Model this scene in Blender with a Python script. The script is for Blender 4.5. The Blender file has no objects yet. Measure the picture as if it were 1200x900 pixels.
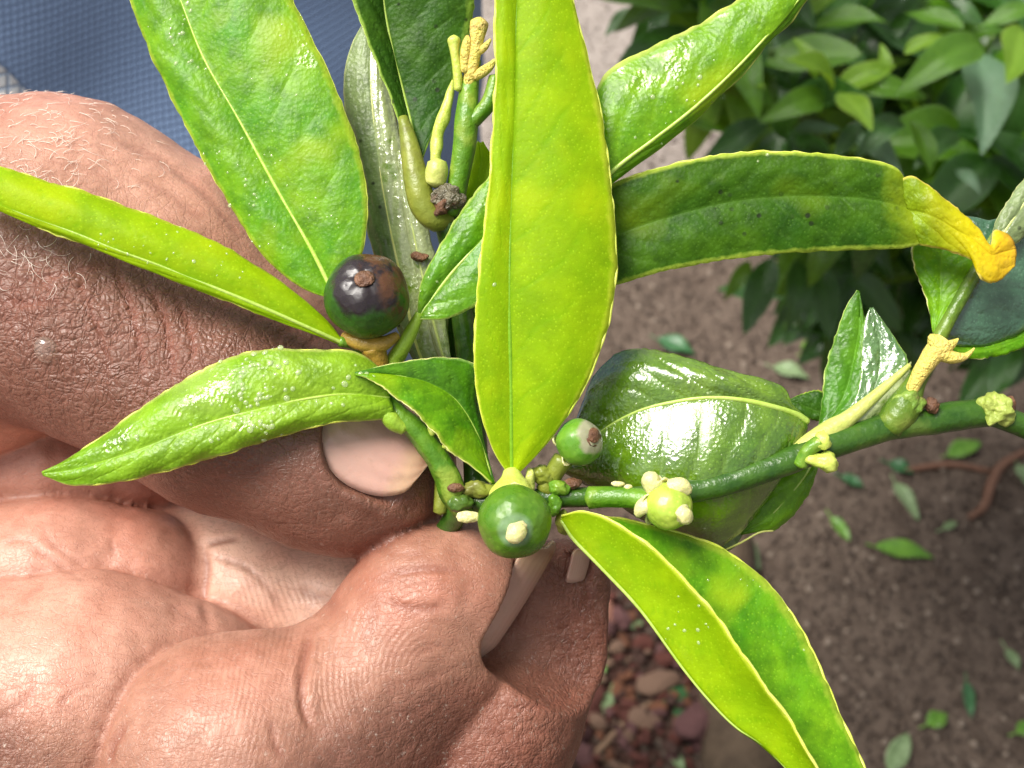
import bpy, bmesh, math, random
import numpy as np
from mathutils import Vector, Matrix, noise

SC = bpy.context.scene
COL = SC.collection
rng = random.Random(11)
R = math.radians

# ------------------------------------------------------------------ camera, sky, sun, exposure
CAM_H, PITCH = 1.40, 50.0
LENS, SENSOR = 43.2, 36.0
FPX = 1200 * LENS / SENSOR            # focal length in pixels of the 1200 px wide photograph
D0 = 0.135                            # distance of the pinched twig
S0 = D0 / FPX                         # one photo pixel at that distance, in metres
cam_d = bpy.data.cameras.new('camera'); cam = bpy.data.objects.new('camera', cam_d); COL.objects.link(cam)
cam.location = (0, 0, CAM_H); cam.rotation_euler = (R(90 - PITCH), 0, 0)
cam_d.lens = LENS; cam_d.sensor_width = SENSOR; cam_d.clip_start = 0.005; cam_d.clip_end = 400
cam_d.dof.use_dof = True; cam_d.dof.focus_distance = 0.128; cam_d.dof.aperture_fstop = 52; cam_d.dof.aperture_blades = 0
SC.camera = cam
C0 = Vector((0, 0, CAM_H))
FWD = Vector((0, math.cos(R(PITCH)), -math.sin(R(PITCH))))
UPV = Vector((0, math.sin(R(PITCH)), math.cos(R(PITCH))))
RGT = Vector((1, 0, 0))

SUN_CAM = Vector((-0.42, 0.58, 0.70)).normalized()     # towards the sun, in camera axes
SUN_W = (RGT * SUN_CAM.x + UPV * SUN_CAM.y - FWD * SUN_CAM.z).normalized()
sun_el = math.asin(SUN_W.z); sun_az = math.atan2(SUN_W.x, SUN_W.y)
W = bpy.data.worlds.new("World"); SC.world = W; W.use_nodes = True
wn = W.node_tree.nodes; wl = W.node_tree.links
bg = wn['Background']; bg.inputs[1].default_value = 0.085
sky = wn.new('ShaderNodeTexSky'); sky.sky_type = 'NISHITA'; sky.sun_disc = False
sky.sun_elevation = sun_el; sky.sun_rotation = sun_az; sky.dust_density = 4.0; sky.air_density = 1.0; sky.ozone_density = 1.0
hs = wn.new('ShaderNodeHueSaturation'); hs.inputs['Saturation'].default_value = 0.12
wl.new(sky.outputs[0], hs.inputs['Color']); wl.new(hs.outputs[0], bg.inputs[0])
sun_d = bpy.data.lights.new('sun', 'SUN'); sun = bpy.data.objects.new('sun', sun_d); COL.objects.link(sun)
sun_d.energy = 3.1; sun_d.angle = R(30); sun_d.color = (1.0, 0.95, 0.87)
sun.rotation_euler = SUN_W.to_track_quat('Z', 'Y').to_euler()
sun.location = (0, 0, 6)
SC.view_settings.view_transform = 'Standard'; SC.view_settings.look = 'None'
SC.view_settings.exposure = 0.90; SC.view_settings.gamma = 1.0; SC.view_settings.use_curve_mapping = False
SC.cycles.max_bounces = 8; SC.cycles.transparent_max_bounces = 8

# ------------------------------------------------------------------ places
def P(u, v, z=0.0):
    """a point of the close-up: u, v as it appears in the photo, z = nearness in photo pixels"""
    u, v, z = float(u), float(v), float(z); d = D0 - z * S0
    return C0 + d * (FWD + RGT * ((u - 600) / FPX) + UPV * ((450 - v) / FPX))
def Q(u, v, d):
    return C0 + d * (FWD + RGT * ((u - 600) / FPX) + UPV * ((450 - v) / FPX))
def G(u, v, h=0.0):
    """where the sight line meets the ground"""
    r = FWD + RGT * ((u - 600) / FPX) + UPV * ((450 - v) / FPX)
    return C0 + r * ((h - CAM_H) / r.z)

# ------------------------------------------------------------------ object helpers
def link(o):
    COL.objects.link(o); return o
def mesh_obj(name, verts, faces, mat=None, parent=None, smooth=True):
    me = bpy.data.meshes.new(name)
    me.from_pydata([tuple(v) for v in verts], [], [tuple(f) for f in faces]); me.update()
    if smooth: me.polygons.foreach_set('use_smooth', [True] * len(me.polygons))
    if mat is not None: me.materials.append(mat)
    o = bpy.data.objects.new(name, me); link(o)
    if parent is not None: o.parent = parent
    return o
def tag(o, label=None, cat=None, group=None, kind=None):
    if label: o['label'] = label
    if cat: o['category'] = cat
    if group: o['group'] = group
    if kind: o['kind'] = kind
    return o
def empty(name, label, cat, group=None):
    o = bpy.data.objects.new(name, None); o.empty_display_size = 0.02; link(o)
    return tag(o, label, cat, group)
def fattr(me, name, vals):
    a = me.attributes.new(name, 'FLOAT', 'POINT'); a.data.foreach_set('value', np.asarray(vals, dtype=np.float32))

def catmull(pts, n):
    """n points evenly spaced (in the first two coordinates + the third) along a Catmull-Rom curve"""
    p = np.array(pts, dtype=float)
    if len(p) == 2: p = np.array([p[0], (p[0] + p[1]) / 2, p[1]])
    e = np.vstack([2 * p[0] - p[1], p, 2 * p[-1] - p[-2]])
    out = []
    for i in range(1, len(e) - 2):
        for t in np.linspace(0, 1, 16, endpoint=False):
            a, b, c, d = e[i - 1], e[i], e[i + 1], e[i + 2]
            out.append(0.5 * (2 * b + (c - a) * t + (2 * a - 5 * b + 4 * c - d) * t * t + (3 * b - a - 3 * c + d) * t ** 3))
    out.append(e[-2]); out = np.array(out)
    L = np.concatenate([[0], np.cumsum(np.linalg.norm(np.diff(out, axis=0), axis=1))])
    s = np.linspace(0, L[-1], n)
    return np.stack([np.interp(s, L, out[:, k]) for k in range(out.shape[1])], 1)

def nz(p, sc=1.0, off=0.0):
    return noise.noise(Vector((p[0] * sc + off, p[1] * sc + off * 1.7, p[2] * sc - off)))

def tube_mesh(pts, rad, ns=10, cap=True, lump=0.0, lsc=200.0, ridges=0):
    """pts: list of Vector; rad: list of radii -> verts, faces"""
    n = len(pts); V = []; F = []
    pts = [Vector(p) for p in pts]
    t0 = (pts[1] - pts[0]).normalized()
    ref = Vector((0, 0, 1)) if abs(t0.z) < 0.9 else Vector((1, 0, 0))
    nrm = t0.cross(ref).normalized()
    for i in range(n):
        t = (pts[min(i + 1, n - 1)] - pts[max(i - 1, 0)]).normalized()
        nrm = (nrm - t * nrm.dot(t)).normalized(); b = t.cross(nrm)
        for k in range(ns):
            a = 2 * math.pi * k / ns
            r = rad[i] * (1 + (0.10 * math.cos(a * ridges) if ridges else 0))
            d = nrm * math.cos(a) + b * math.sin(a)
            q = pts[i] + d * r
            if lump: q += d * (lump * rad[i] * nz(q, lsc))
            V.append(q)
    for i in range(n - 1):
        for k in range(ns):
            a = i * ns + k; c = i * ns + (k + 1) % ns
            F.append((a, c, c + ns, a + ns))
    if cap:
        V.append(pts[0] - (pts[1] - pts[0]).normalized() * rad[0] * 0.5); V.append(pts[-1] + (pts[-1] - pts[-2]).normalized() * rad[-1] * 0.5)
        a, b2 = len(V) - 2, len(V) - 1
        for k in range(ns):
            F.append((a, (k + 1) % ns, k)); F.append((b2, (n - 1) * ns + k, (n - 1) * ns + (k + 1) % ns))
    return V, F
def tube(name, ctrl, mat, parent, n=24, ns=12, lump=0.0, lsc=300.0, ridges=0, conv=None):
    """ctrl: (u, v, z, radius px) -> tube object"""
    c = catmull(ctrl, n)
    pts = [P(*q[:3]) for q in c]
    rad = [q[3] * S0 * (D0 - q[2] * S0) / D0 for q in c]
    V, F = tube_mesh(pts, rad, ns, True, lump, lsc, ridges)
    return mesh_obj(name, V, F, mat, parent)
# ------------------------------------------------------------------ materials
class NT:
    def __init__(s, name):
        s.m = bpy.data.materials.new(name); s.m.use_nodes = True
        s.n = s.m.node_tree.nodes; s.l = s.m.node_tree.links; s.n.clear()
        s.out = s.n.new('ShaderNodeOutputMaterial')
    def new(s, t, **kw):
        x = s.n.new(t)
        for k, v in kw.items(): setattr(x, k, v)
        return x
    def set(s, node, key, val):
        i = node.inputs[key]
        if isinstance(val, bpy.types.NodeSocket): s.l.new(val, i)
        elif val is not None: i.default_value = val
    def noise(s, vec, scale, detail=4, rough=0.55, dist=0.0):
        x = s.new('ShaderNodeTexNoise'); s.set(x, 'Vector', vec); s.set(x, 'Scale', scale); s.set(x, 'Detail', detail); s.set(x, 'Roughness', rough); s.set(x, 'Distortion', dist)
        return x.outputs['Fac']
    def voro(s, vec, scale, feature='F1', rand=1.0, out='Distance'):
        x = s.new('ShaderNodeTexVoronoi', feature=feature); s.set(x, 'Vector', vec); s.set(x, 'Scale', scale); s.set(x, 'Randomness', rand)
        return x.outputs[out]
    def ramp(s, fac, stops, interp='LINEAR'):
        x = s.new('ShaderNodeValToRGB'); x.color_ramp.interpolation = interp
        els = x.color_ramp.elements
        while len(els) < len(stops): els.new(0.5)
        for e, (p, c) in zip(els, stops):
            e.position = p; e.color = (c, c, c, 1) if not hasattr(c, '__len__') else (*c[:3], 1)
        s.set(x, 'Fac', fac); return x.outputs[0]
    def mix(s, fac, a, b, mode='MIX'):
        x = s.new('ShaderNodeMix', data_type='RGBA', blend_type=mode)
        s.set(x, 0, fac)
        for idx, v in ((6, a), (7, b)):
            if isinstance(v, bpy.types.NodeSocket): s.l.new(v, x.inputs[idx])
            else: x.inputs[idx].default_value = (*v[:3], 1)
        return x.outputs[2]
    def math(s, op, a, b=None, c=None):
        x = s.new('ShaderNodeMath', operation=op)
        s.set(x, 0, a)
        if b is not None: s.set(x, 1, b)
        if c is not None: s.set(x, 2, c)
        return x.outputs[0]
    def maprange(s, v, a, b, c=0.0, d=1.0):
        x = s.new('ShaderNodeMapRange'); s.set(x, 0, v); s.set(x, 1, a); s.set(x, 2, b); s.set(x, 3, c); s.set(x, 4, d); return x.outputs[0]
    def attr(s, name, out='Fac'):
        return s.new('ShaderNodeAttribute', attribute_name=name).outputs[out]
    def obj(s): return s.new('ShaderNodeTexCoord').outputs['Object']
    def uv(s): return s.new('ShaderNodeTexCoord').outputs['UV']
    def scale(s, vec, xyz, rot=(0, 0, 0)):
        x = s.new('ShaderNodeMapping'); s.set(x, 'Vector', vec); x.inputs['Scale'].default_value = xyz; x.inputs['Rotation'].default_value = rot; return x.outputs[0]
    def bump(s, h, strength=0.3, dist=0.0005, normal=None):
        x = s.new('ShaderNodeBump'); s.set(x, 'Height', h); s.set(x, 'Strength', strength); s.set(x, 'Distance', dist)
        if normal is not None: s.set(x, 'Normal', normal)
        return x.outputs[0]
    def principled(s, **kw):
        x = s.new('ShaderNodeBsdfPrincipled')
        for k, v in kw.items():
            k = k.replace('_', ' ')
            if isinstance(v, tuple) and len(v) == 3 and k != 'Subsurface Radius': v = (*v, 1)
            s.set(x, k, v)
        return x
    def done(s, bsdf):
        s.l.new(bsdf.outputs[0] if hasattr(bsdf, 'outputs') else bsdf, s.out.inputs[0]); return s.m

def leaf_mat(name, base, base2, edge=(0.62, 0.68, 0.18), vein=None, transl=0.35, tcol=None, rough=0.32, wet=0.4, bump=0.35,
             specks=0.0, tip=None, blotch=None, spec=0.5, dots=0.35, msc=140, grime=None, edgew=0.92, veinamt=0.3, coat=0.0, mott=0.65):
    """leaf blade: uses the attributes edge (0 at the midrib, 1 at the margin), along, vein; object coordinates in metres"""
    t = NT(name); o = t.obj()
    n1 = t.noise(o, msc, 3); n2 = t.noise(o, 900, 3)
    col = t.mix(t.maprange(n1, 0.32, 0.68), base, base2)
    col = t.mix(t.math('MULTIPLY', t.maprange(t.noise(o, msc * 3.2, 4, 0.65), 0.40, 0.68), mott), col, tuple(c * 0.45 for c in base))
    if blotch: col = t.mix(t.maprange(t.noise(o, msc * 0.75, 2, 0.5), 0.56, 0.72), col, blotch)
    vein = vein or tuple(min(1, c * 1.35 + 0.02) for c in base2)
    col = t.mix(t.math('MULTIPLY', t.attr('vein'), veinamt), col, vein)
    dv = t.voro(o, 2300)
    col = t.mix(t.math('MULTIPLY', t.maprange(dv, 0.28, 0.12), dots), col, tuple(min(1, c * 1.5 + 0.02) for c in base2))
    if tip:
        a = t.math('ADD', t.attr('along'), t.math('MULTIPLY', t.math('SUBTRACT', t.noise(o, 350, 3), 0.5), 0.16))
        for (lo, hi, c) in tip: col = t.mix(t.maprange(a, lo, hi), col, c)
    e = t.math('ADD', t.attr('edge'), t.math('MULTIPLY', t.math('SUBTRACT', n2, 0.5), 0.12))
    col = t.mix(t.maprange(e, edgew, edgew + 0.08), col, edge)
    if specks:
        sp = t.math('MULTIPLY', t.maprange(t.voro(o, 620), 0.20, 0.13), t.maprange(t.noise(o, 180, 2), 0.5, 0.62))
        col = t.mix(t.math('MULTIPLY', sp, specks), col, (0.012, 0.015, 0.008))
    if grime: col = t.mix(t.maprange(t.noise(o, 420, 5, 0.7), 0.55, 0.68), col, grime)
    wetm = t.maprange(t.noise(o, 150, 5, 0.65), 0.66 - 0.3 * wet, 0.72 - 0.3 * wet)
    rg = t.maprange(wetm, 0, 1, rough, 0.09)
    h = t.math('ADD', t.math('MULTIPLY', t.noise(o, 700, 4, 0.65), 0.9), t.math('MULTIPLY', dv, 0.35))
    h = t.math('ADD', h, t.math('MULTIPLY', t.noise(o, 260, 2), 1.3))
    h = t.math('SUBTRACT', h, t.math('MULTIPLY', t.attr('vein'), 0.5))
    nrm = t.bump(h, bump, 0.0004)
    pr = t.principled(Base_Color=col, Roughness=rg, Specular_IOR_Level=t.math('ADD', spec, t.math('MULTIPLY', wetm, 0.35)), Normal=nrm)
    if coat: pr.inputs['Coat Weight'].default_value = coat; pr.inputs['Coat Roughness'].default_value = 0.20; t.set(pr, 'Coat Normal', t.bump(t.noise(o, 420, 4, 0.6), bump * 0.7, 0.0004))
    tr = t.new('ShaderNodeBsdfTranslucent')
    tc = t.mix(0.75, col, tcol or (0.55, 0.75, 0.06)); t.set(tr, 'Color', tc); t.set(tr, 'Normal', nrm)
    mx = t.new('ShaderNodeMixShader'); mx.inputs[0].default_value = transl
    t.l.new(pr.outputs[0], mx.inputs[1]); t.l.new(tr.outputs[0], mx.inputs[2])
    return t.done(mx)

def plain_mat(name, c1, c2, rough=0.45, sc=500, bump=0.4, sss=0.0, spec=0.5, c3=None, speck=None, dist=0.0004):
    t = NT(name); o = t.obj()
    n = t.noise(o, sc, 5, 0.6)
    col = t.mix(t.maprange(n, 0.35, 0.65), c1, c2)
    if c3: col = t.mix(t.maprange(t.noise(o, sc * 0.6, 3), 0.55, 0.68), col, c3)
    if speck: col = t.mix(t.maprange(t.voro(o, sc * 3), 0.22, 0.14), col, speck)
    pr = t.principled(Base_Color=col, Roughness=rough, Specular_IOR_Level=spec, Normal=t.bump(t.math('ADD', n, t.noise(o, sc * 3, 3)), bump, dist))
    if sss:
        pr.inputs['Subsurface Weight'].default_value = sss; pr.inputs['Subsurface Radius'].default_value = (0.6, 0.8, 0.2); pr.inputs['Subsurface Scale'].default_value = 0.0015
    return t.done(pr)
# ------------------------------------------------------------------ the ground
def ground_mat():
    t = NT('soil'); o = t.obj()
    n1 = t.noise(o, 2.2, 5, 0.6); n2 = t.noise(o, 22, 6, 0.7); n3 = t.noise(o, 120, 5, 0.7)
    col = t.mix(t.maprange(n2, 0.3, 0.7), (0.084, 0.058, 0.043), (0.165, 0.122, 0.094))
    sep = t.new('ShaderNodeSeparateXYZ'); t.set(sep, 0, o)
    # paler earth further off, reddish clods near
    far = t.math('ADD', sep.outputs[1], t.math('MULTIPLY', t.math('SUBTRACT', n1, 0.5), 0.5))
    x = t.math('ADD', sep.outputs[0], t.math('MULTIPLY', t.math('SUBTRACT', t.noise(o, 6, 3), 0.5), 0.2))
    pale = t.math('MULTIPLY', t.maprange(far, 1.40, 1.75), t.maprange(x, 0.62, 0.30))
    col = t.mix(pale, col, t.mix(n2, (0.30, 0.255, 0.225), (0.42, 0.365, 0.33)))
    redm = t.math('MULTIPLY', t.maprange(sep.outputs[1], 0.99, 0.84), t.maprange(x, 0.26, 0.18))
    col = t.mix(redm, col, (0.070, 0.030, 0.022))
    peb = t.voro(o, 85, out='Distance'); pc = t.voro(o, 85, out='Color')
    col = t.mix(t.math('MULTIPLY', t.maprange(peb, 0.42, 0.22), 0.55), col, t.ramp(pc, [(0.25, (0.03, 0.02, 0.014)), (0.55, (0.075, 0.05, 0.036)), (0.8, (0.19, 0.145, 0.11))]))
    col = t.mix(t.math('MULTIPLY', t.maprange(n3, 0.55, 0.7), 0.5), col, (0.16, 0.12, 0.09))
    col = t.mix(t.math('MULTIPLY', t.maprange(t.noise(o, 45, 4), 0.62, 0.72), 0.6), col, (0.03, 0.022, 0.016))
    h = t.math('ADD', t.math('MULTIPLY', n2, 1.2), t.math('ADD', t.math('MULTIPLY', t.maprange(peb, 0.5, 0.0), 0.7), t.math('MULTIPLY', n3, 0.7)))
    pr = t.principled(Base_Color=col, Roughness=0.78, Specular_IOR_Level=0.3, Normal=t.bump(h, 0.9, 0.012))
    return t.done(pr)
def ground_z(x, y):
    a = noise.noise(Vector((x * 4, y * 4, 3))) * 0.010 + noise.noise(Vector((x * 14, y * 14, 7))) * 0.005 + noise.noise(Vector((x * 45, y * 45, 1))) * 0.0025
    return a * max(0, 1 - max(abs(x), abs(y - 1)) / 4) - 0.004
def ax_coords(c, fine, step, grow, end):
    a = list(np.arange(-fine, fine + 1e-6, step)); s = step
    while a[-1] < end: s *= grow; a.append(a[-1] + s)
    neg = []; s = step; q = -fine
    while q > -end: s *= grow; q -= s; neg.append(q)
    return [c + v for v in neg[::-1] + a]
GX = ax_coords(0.25, 0.95, 0.009, 1.35, 150); GY = ax_coords(1.25, 0.95, 0.009, 1.35, 150)
gv = [(x, y, ground_z(x, y)) for x in GX for y in GY]; ny_ = len(GY)
gf = [(i * ny_ + j, (i + 1) * ny_ + j, (i + 1) * ny_ + j + 1, i * ny_ + j + 1) for i in range(len(GX) - 1) for j in range(ny_ - 1)]
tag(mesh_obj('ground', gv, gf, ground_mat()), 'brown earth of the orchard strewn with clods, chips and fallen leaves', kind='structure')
# ------------------------------------------------------------------ the person: hand (one continuous body mesh), nails, clothes
def skin_material():
    t = NT('skin'); o = t.obj()
    tone = t.attr('tone'); red = t.attr('red')
    n1 = t.noise(o, 110, 4, 0.6); n2 = t.noise(o, 600, 5, 0.65)
    tn = t.math('ADD', tone, t.math('MULTIPLY', t.math('SUBTRACT', n1, 0.5), 0.5))
    tn = t.math('ADD', tn, t.math('MULTIPLY', t.math('SUBTRACT', n2, 0.5), 0.34))
    col = t.ramp(tn, [(0.0, (0.79, 0.51, 0.385)), (0.33, (0.60, 0.335, 0.25)), (0.66, (0.35, 0.182, 0.124)), (1.0, (0.165, 0.078, 0.053))])
    col = t.mix(t.math('MULTIPLY', t.math('ADD', red, t.math('MULTIPLY', t.maprange(t.noise(o, 75, 3, 0.6), 0.48, 0.7), 0.35)), 0.9), col, t.mix(1.0, col, (0.95, 0.58, 0.52), 'MULTIPLY'))
    leather = t.attr('leather'); rough_skin = t.attr('dry')
    # leathery diamonds on the back of the thumb, fine ridges on the palm side
    mp = t.scale(o, (1, 1, 1))
    wv = t.noise(o, 300, 3, 0.6)
    warp = t.new('ShaderNodeVectorMath', operation='ADD'); t.set(warp, 0, o)
    sc = t.new('ShaderNodeVectorMath', operation='SCALE'); nc = t.new('ShaderNodeTexNoise'); t.set(nc, 'Vector', o); t.set(nc, 'Scale', 260); t.set(nc, 'Detail', 3)
    t.set(sc, 0, nc.outputs['Color']); sc.inputs['Scale'].default_value = 0.0016; t.l.new(sc.outputs[0], warp.inputs[1])
    v1 = t.voro(warp.outputs[0], 560, 'DISTANCE_TO_EDGE'); v2 = t.voro(warp.outputs[0], 1150, 'DISTANCE_TO_EDGE')
    c1 = t.maprange(v1, 0.0, 0.16); c2 = t.maprange(v2, 0.0, 0.22)
    fine = t.math('ADD', t.math('MULTIPLY', c1, 0.75), t.math('MULTIPLY', c2, 0.5))
    def web(scale, w, vec=o, dist=0.6):
        n = t.noise(vec, scale, 2, 0.5, dist)
        return t.maprange(t.math('ABSOLUTE', t.math('SUBTRACT', n, 0.5)), 0.0, w)
    wr = t.math('ADD', t.math('MULTIPLY', web(520, 0.045, t.scale(o, (1.0, 2.2, 1.6), (0.3, 0.2, 0.5))), 0.55), t.math('MULTIPLY', web(1150, 0.06, t.scale(o, (2.0, 1.0, 1.4), (0.1, 0.6, -0.4))), 0.35))
    deep = t.math('ADD', web(210, 0.03, t.scale(o, (2.4, 1.0, 1.6), (0, 0, 0.45)), 0.8), t.math('MULTIPLY', web(240, 0.03, t.scale(o, (1.0, 2.0, 1.6), (0, 0, 0.4)), 0.8), 0.7))
    h_leather = t.math('MULTIPLY', t.math('ADD', fine, t.math('MULTIPLY', deep, 0.8)), leather)
    h_fine = t.math('MULTIPLY', t.math('ADD', wr, t.math('MULTIPLY', t.noise(o, 2600, 3, 0.6), 0.5)), t.math('ADD', 0.13, t.math('MULTIPLY', rough_skin, 0.36)))
    ph = t.math('ADD', t.math('MULTIPLY', t.attr('ridge'), 2 * math.pi), t.math('MULTIPLY', t.noise(o, 230, 4), 9.0))
    rid = t.math('MULTIPLY', t.math('SINE', ph), t.math('MULTIPLY', t.attr('ridge_mask'), 0.15))
    rid = t.math('MULTIPLY', rid, t.maprange(t.noise(o, 170, 2), 0.35, 0.6, 0.25, 1.0))
    h = t.math('ADD', t.math('ADD', h_leather, h_fine), rid)
    h = t.math('ADD', h, t.math('MULTIPLY', t.noise(o, 420, 4, 0.6), 0.45))
    # grime and dry scale in the furrows, fold shade painted into the creases
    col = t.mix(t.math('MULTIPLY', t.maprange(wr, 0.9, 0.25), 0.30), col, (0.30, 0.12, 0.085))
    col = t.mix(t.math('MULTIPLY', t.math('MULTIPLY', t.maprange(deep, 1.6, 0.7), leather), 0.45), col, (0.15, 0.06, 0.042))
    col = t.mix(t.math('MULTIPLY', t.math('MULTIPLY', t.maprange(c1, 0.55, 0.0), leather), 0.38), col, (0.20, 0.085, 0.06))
    col = t.mix(t.math('MULTIPLY', t.attr('crease'), 0.7), col, (0.22, 0.075, 0.05))  # paints the shade between folds into the skin colour
    flakes = t.math('MULTIPLY', t.maprange(t.noise(o, 1500, 5, 0.75), 0.60, 0.68), rough_skin)
    col = t.mix(t.math('MULTIPLY', flakes, 0.55), col, (0.80, 0.66, 0.56))
    h = t.math('ADD', h, t.math('MULTIPLY', flakes, 0.5))
    nrm = t.bump(h, 0.5, 0.00038)
    pr = t.principled(Base_Color=col, Roughness=t.math('SUBTRACT', t.maprange(t.noise(o, 330, 4), 0.3, 0.7, 0.33, 0.50), t.math('MULTIPLY', t.attr('shine'), 0.22)), Specular_IOR_Level=0.42, Normal=nrm)
    pr.inputs['Subsurface Weight'].default_value = 0.12
    pr.inputs['Subsurface Radius'].default_value = (1.0, 0.35, 0.18); pr.inputs['Subsurface Scale'].default_value = 0.0022
    return t.done(pr)

def cam_xyz(u, v, z):
    """camera axes in pixel-sized units (x right, y up, z towards the camera), origin at the pinched twig"""
    k = 1 - z * S0 / D0
    return np.array([(u - 600) * k, (450 - v) * k, z]), k

def smin(a, b, k):
    h = np.clip(0.5 + 0.5 * (b - a) / k, 0, 1)
    return b + (a - b) * h - k * h * (1 - h)

# chains: name, blend inside, blend with the rest, tone, redness, dryness, leather, points (u, v, z, radius)
CHAINS = [
    ('thumb', 40, 7, 1.2, .15, .3, [(-420, 190, -195, 190), (-110, 240, -95, 134), (105, 388, -45, 123), (265, 474, -35, 124), (392, 530, -40, 117), (426, 546, -43, 109)]),
    ('hump', 60, 50, .50, .12, .15, [(-360, 330, -255, 260), (-40, 330, -165, 205), (70, 300, -145, 180), (190, 350, -155, 160), (330, 420, -160, 120)]),
    ('web', 40, 1.5, .56, .45, .1, [(-300, 536, -245, 100), (-60, 550, -224, 92), (70, 550, -228, 86), (150, 562, -240, 60)]),
    ('palm_roll', 40, 1.5, .42, .32, .15, [(-300, 720, -185, 130), (-70, 700, -168, 120), (70, 692, -166, 115), (150, 690, -172, 97)]),
    ('palm_mound', 50, 1.5, .40, .15, .35, [(-300, 880, -70, 195), (-60, 852, -68, 180), (105, 842, -66, 172), (200, 850, -76, 146)]),
    ('palm', 60, 10, -.12, .0, 0, [(-200, 640, -330, 170), (150, 700, -290, 130), (300, 702, -252, 108), (420, 715, -250, 104), (430, 850, -230, 120)]),
    ('index', 13, 2, .64, .20, .4, [(230, 1080, 20, 150), (262, 888, 30, 142), (302, 882, 26, 143), (385, 853, 8, 123), (450, 784, -4, 100), (502, 702, -14, 94), (540, 690, -18, 83)]),
    ('index_back', 40, 40, .62, .28, .5, [(470, 860, -42, 100), (520, 770, -42, 92), (566, 690, -48, 66)]),
    ('middle', 40, 2, .95, .55, .6, [(400, 1080, -92, 150), (500, 930, -80, 128), (568, 842, -78, 112), (624, 758, -76, 86), (653, 700, -76, 58), (660, 684, -76, 50)]),
]
# skin folds drawn as furrows: points, half-width px, depth px
CREASES = [
    ([(368, 732), (358, 765), (353, 800), (358, 838), (372, 860)], 5.0, 8),
    ([(318, 842), (322, 872), (335, 892)], 4, 3.5),
    ([(452, 672), (480, 669), (510, 668), (542, 671)], 4.5, 4),
    ([(450, 700), (470, 711), (500, 714), (525, 708)], 5, 4),
    ([(440, 640), (470, 650), (500, 646)], 5, 1.5),
    ([(455, 770), (490, 765), (525, 752)], 4, 1.5), ([(450, 800), (490, 800), (530, 782)], 4, 1.8), ([(430, 840), (480, 838), (520, 815)], 4, 1.5),
    ([(236, 636), (242, 665), (238, 700), (246, 735)], 6, 6),
    ([(240, 640), (262, 634), (282, 630)], 4, 6), ([(244, 652), (285, 664), (312, 688), (334, 722)], 3.5, 3.5),
    ([(345, 690), (372, 700), (398, 705)], 8, 3),
    ([(88, 300), (98, 345), (118, 395), (130, 440)], 4, 4), ([(128, 296), (148, 345), (162, 395), (172, 450)], 4.5, 6),
    ([(166, 322), (188, 362), (200, 408), (203, 448)], 4.5, 6), ([(205, 345), (222, 385), (228, 425)], 4, 5),
    ([(40, 330), (70, 322), (110, 312), (150, 310)], 4, 4), ([(0, 352), (30, 356), (64, 350)], 4, 4), ([(20, 300), (52, 330), (75, 372)], 3.5, 3),
    ([(148, 345), (190, 342), (235, 352)], 3, 2.5), ([(120, 395), (165, 392), (212, 398)], 3, 2.5),
    ([(250, 372), (270, 352), (296, 346)], 3.5, 3), ([(280, 385), (305, 372), (340, 368)], 3.5, 3), ([(318, 402), (340, 386), (372, 384)], 3.5, 3),
    ([(352, 412), (372, 396), (392, 396)], 3, 2.5),
    ([(120, 160), (170, 178), (220, 210), (262, 252), (290, 290)], 5, 2.5), ([(150, 205), (200, 228), (245, 262)], 5, 2), ([(60, 190), (110, 200), (150, 222)], 4, 1.6),
    ([(30, 640), (60, 655), (98, 682)], 4, 2), ([(46, 610), (64, 640), (110, 668)], 3, 1.6), ([(0, 640), (26, 632), (50, 645)], 3, 1.5), ([(130, 630), (134, 655)], 3, 2),
    ([(-20, 700), (0, 692)], 4, 3), ([(20, 790), (70, 800), (130, 790)], 5, 1.6), ([(66, 832), (84, 812), (112, 800)], 3.5, 2.4), ([(-10, 850), (30, 820), (48, 795)], 6, 2.5),
    ([(128, 900), (134, 872), (150, 846)], 5, 5),
    ([(570, 800), (620, 792), (670, 775)], 3.5, 2), ([(580, 832), (630, 828), (672, 818)], 3.5, 2.6), ([(590, 760), (640, 745), (690, 730)], 3, 1.6), ([(560, 860), (610, 862), (650, 855)], 3.5, 2),
    ([(686, 652), (690, 672), (688, 700), (680, 716)], 3.5, 5),
    ([(392, 572), (430, 592), (470, 607), (498, 612)], 9, -5),
]
NAILS = {   # centre (u,v,z), axis (towards the tip, camera axes), normal, curvature radius, half width, length
    'thumb': ((453, 495, 52), (0.90, -0.40, -0.10), (0.20, 0.46, 0.86), 108, 88, 140),
    'index': ((608, 708, -8), (0.53, 0.85, 0.0), (0.75, -0.45, 0.49), 70, 46, 166),
    'middle': ((681, 664, -50), (0.22, 0.97, 0.0), (0.66, -0.15, 0.74), 52, 19, 50),
}
def nail_frame(k):
    c, t, n, rad, hw, L = NAILS[k]
    c, _ = cam_xyz(*c); t = np.array(t, float); t /= np.linalg.norm(t); n = np.array(n, float)
    n -= t * n.dot(t); n /= np.linalg.norm(n); b = np.cross(n, t)
    return c, t, n, b, rad, hw, L

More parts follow.
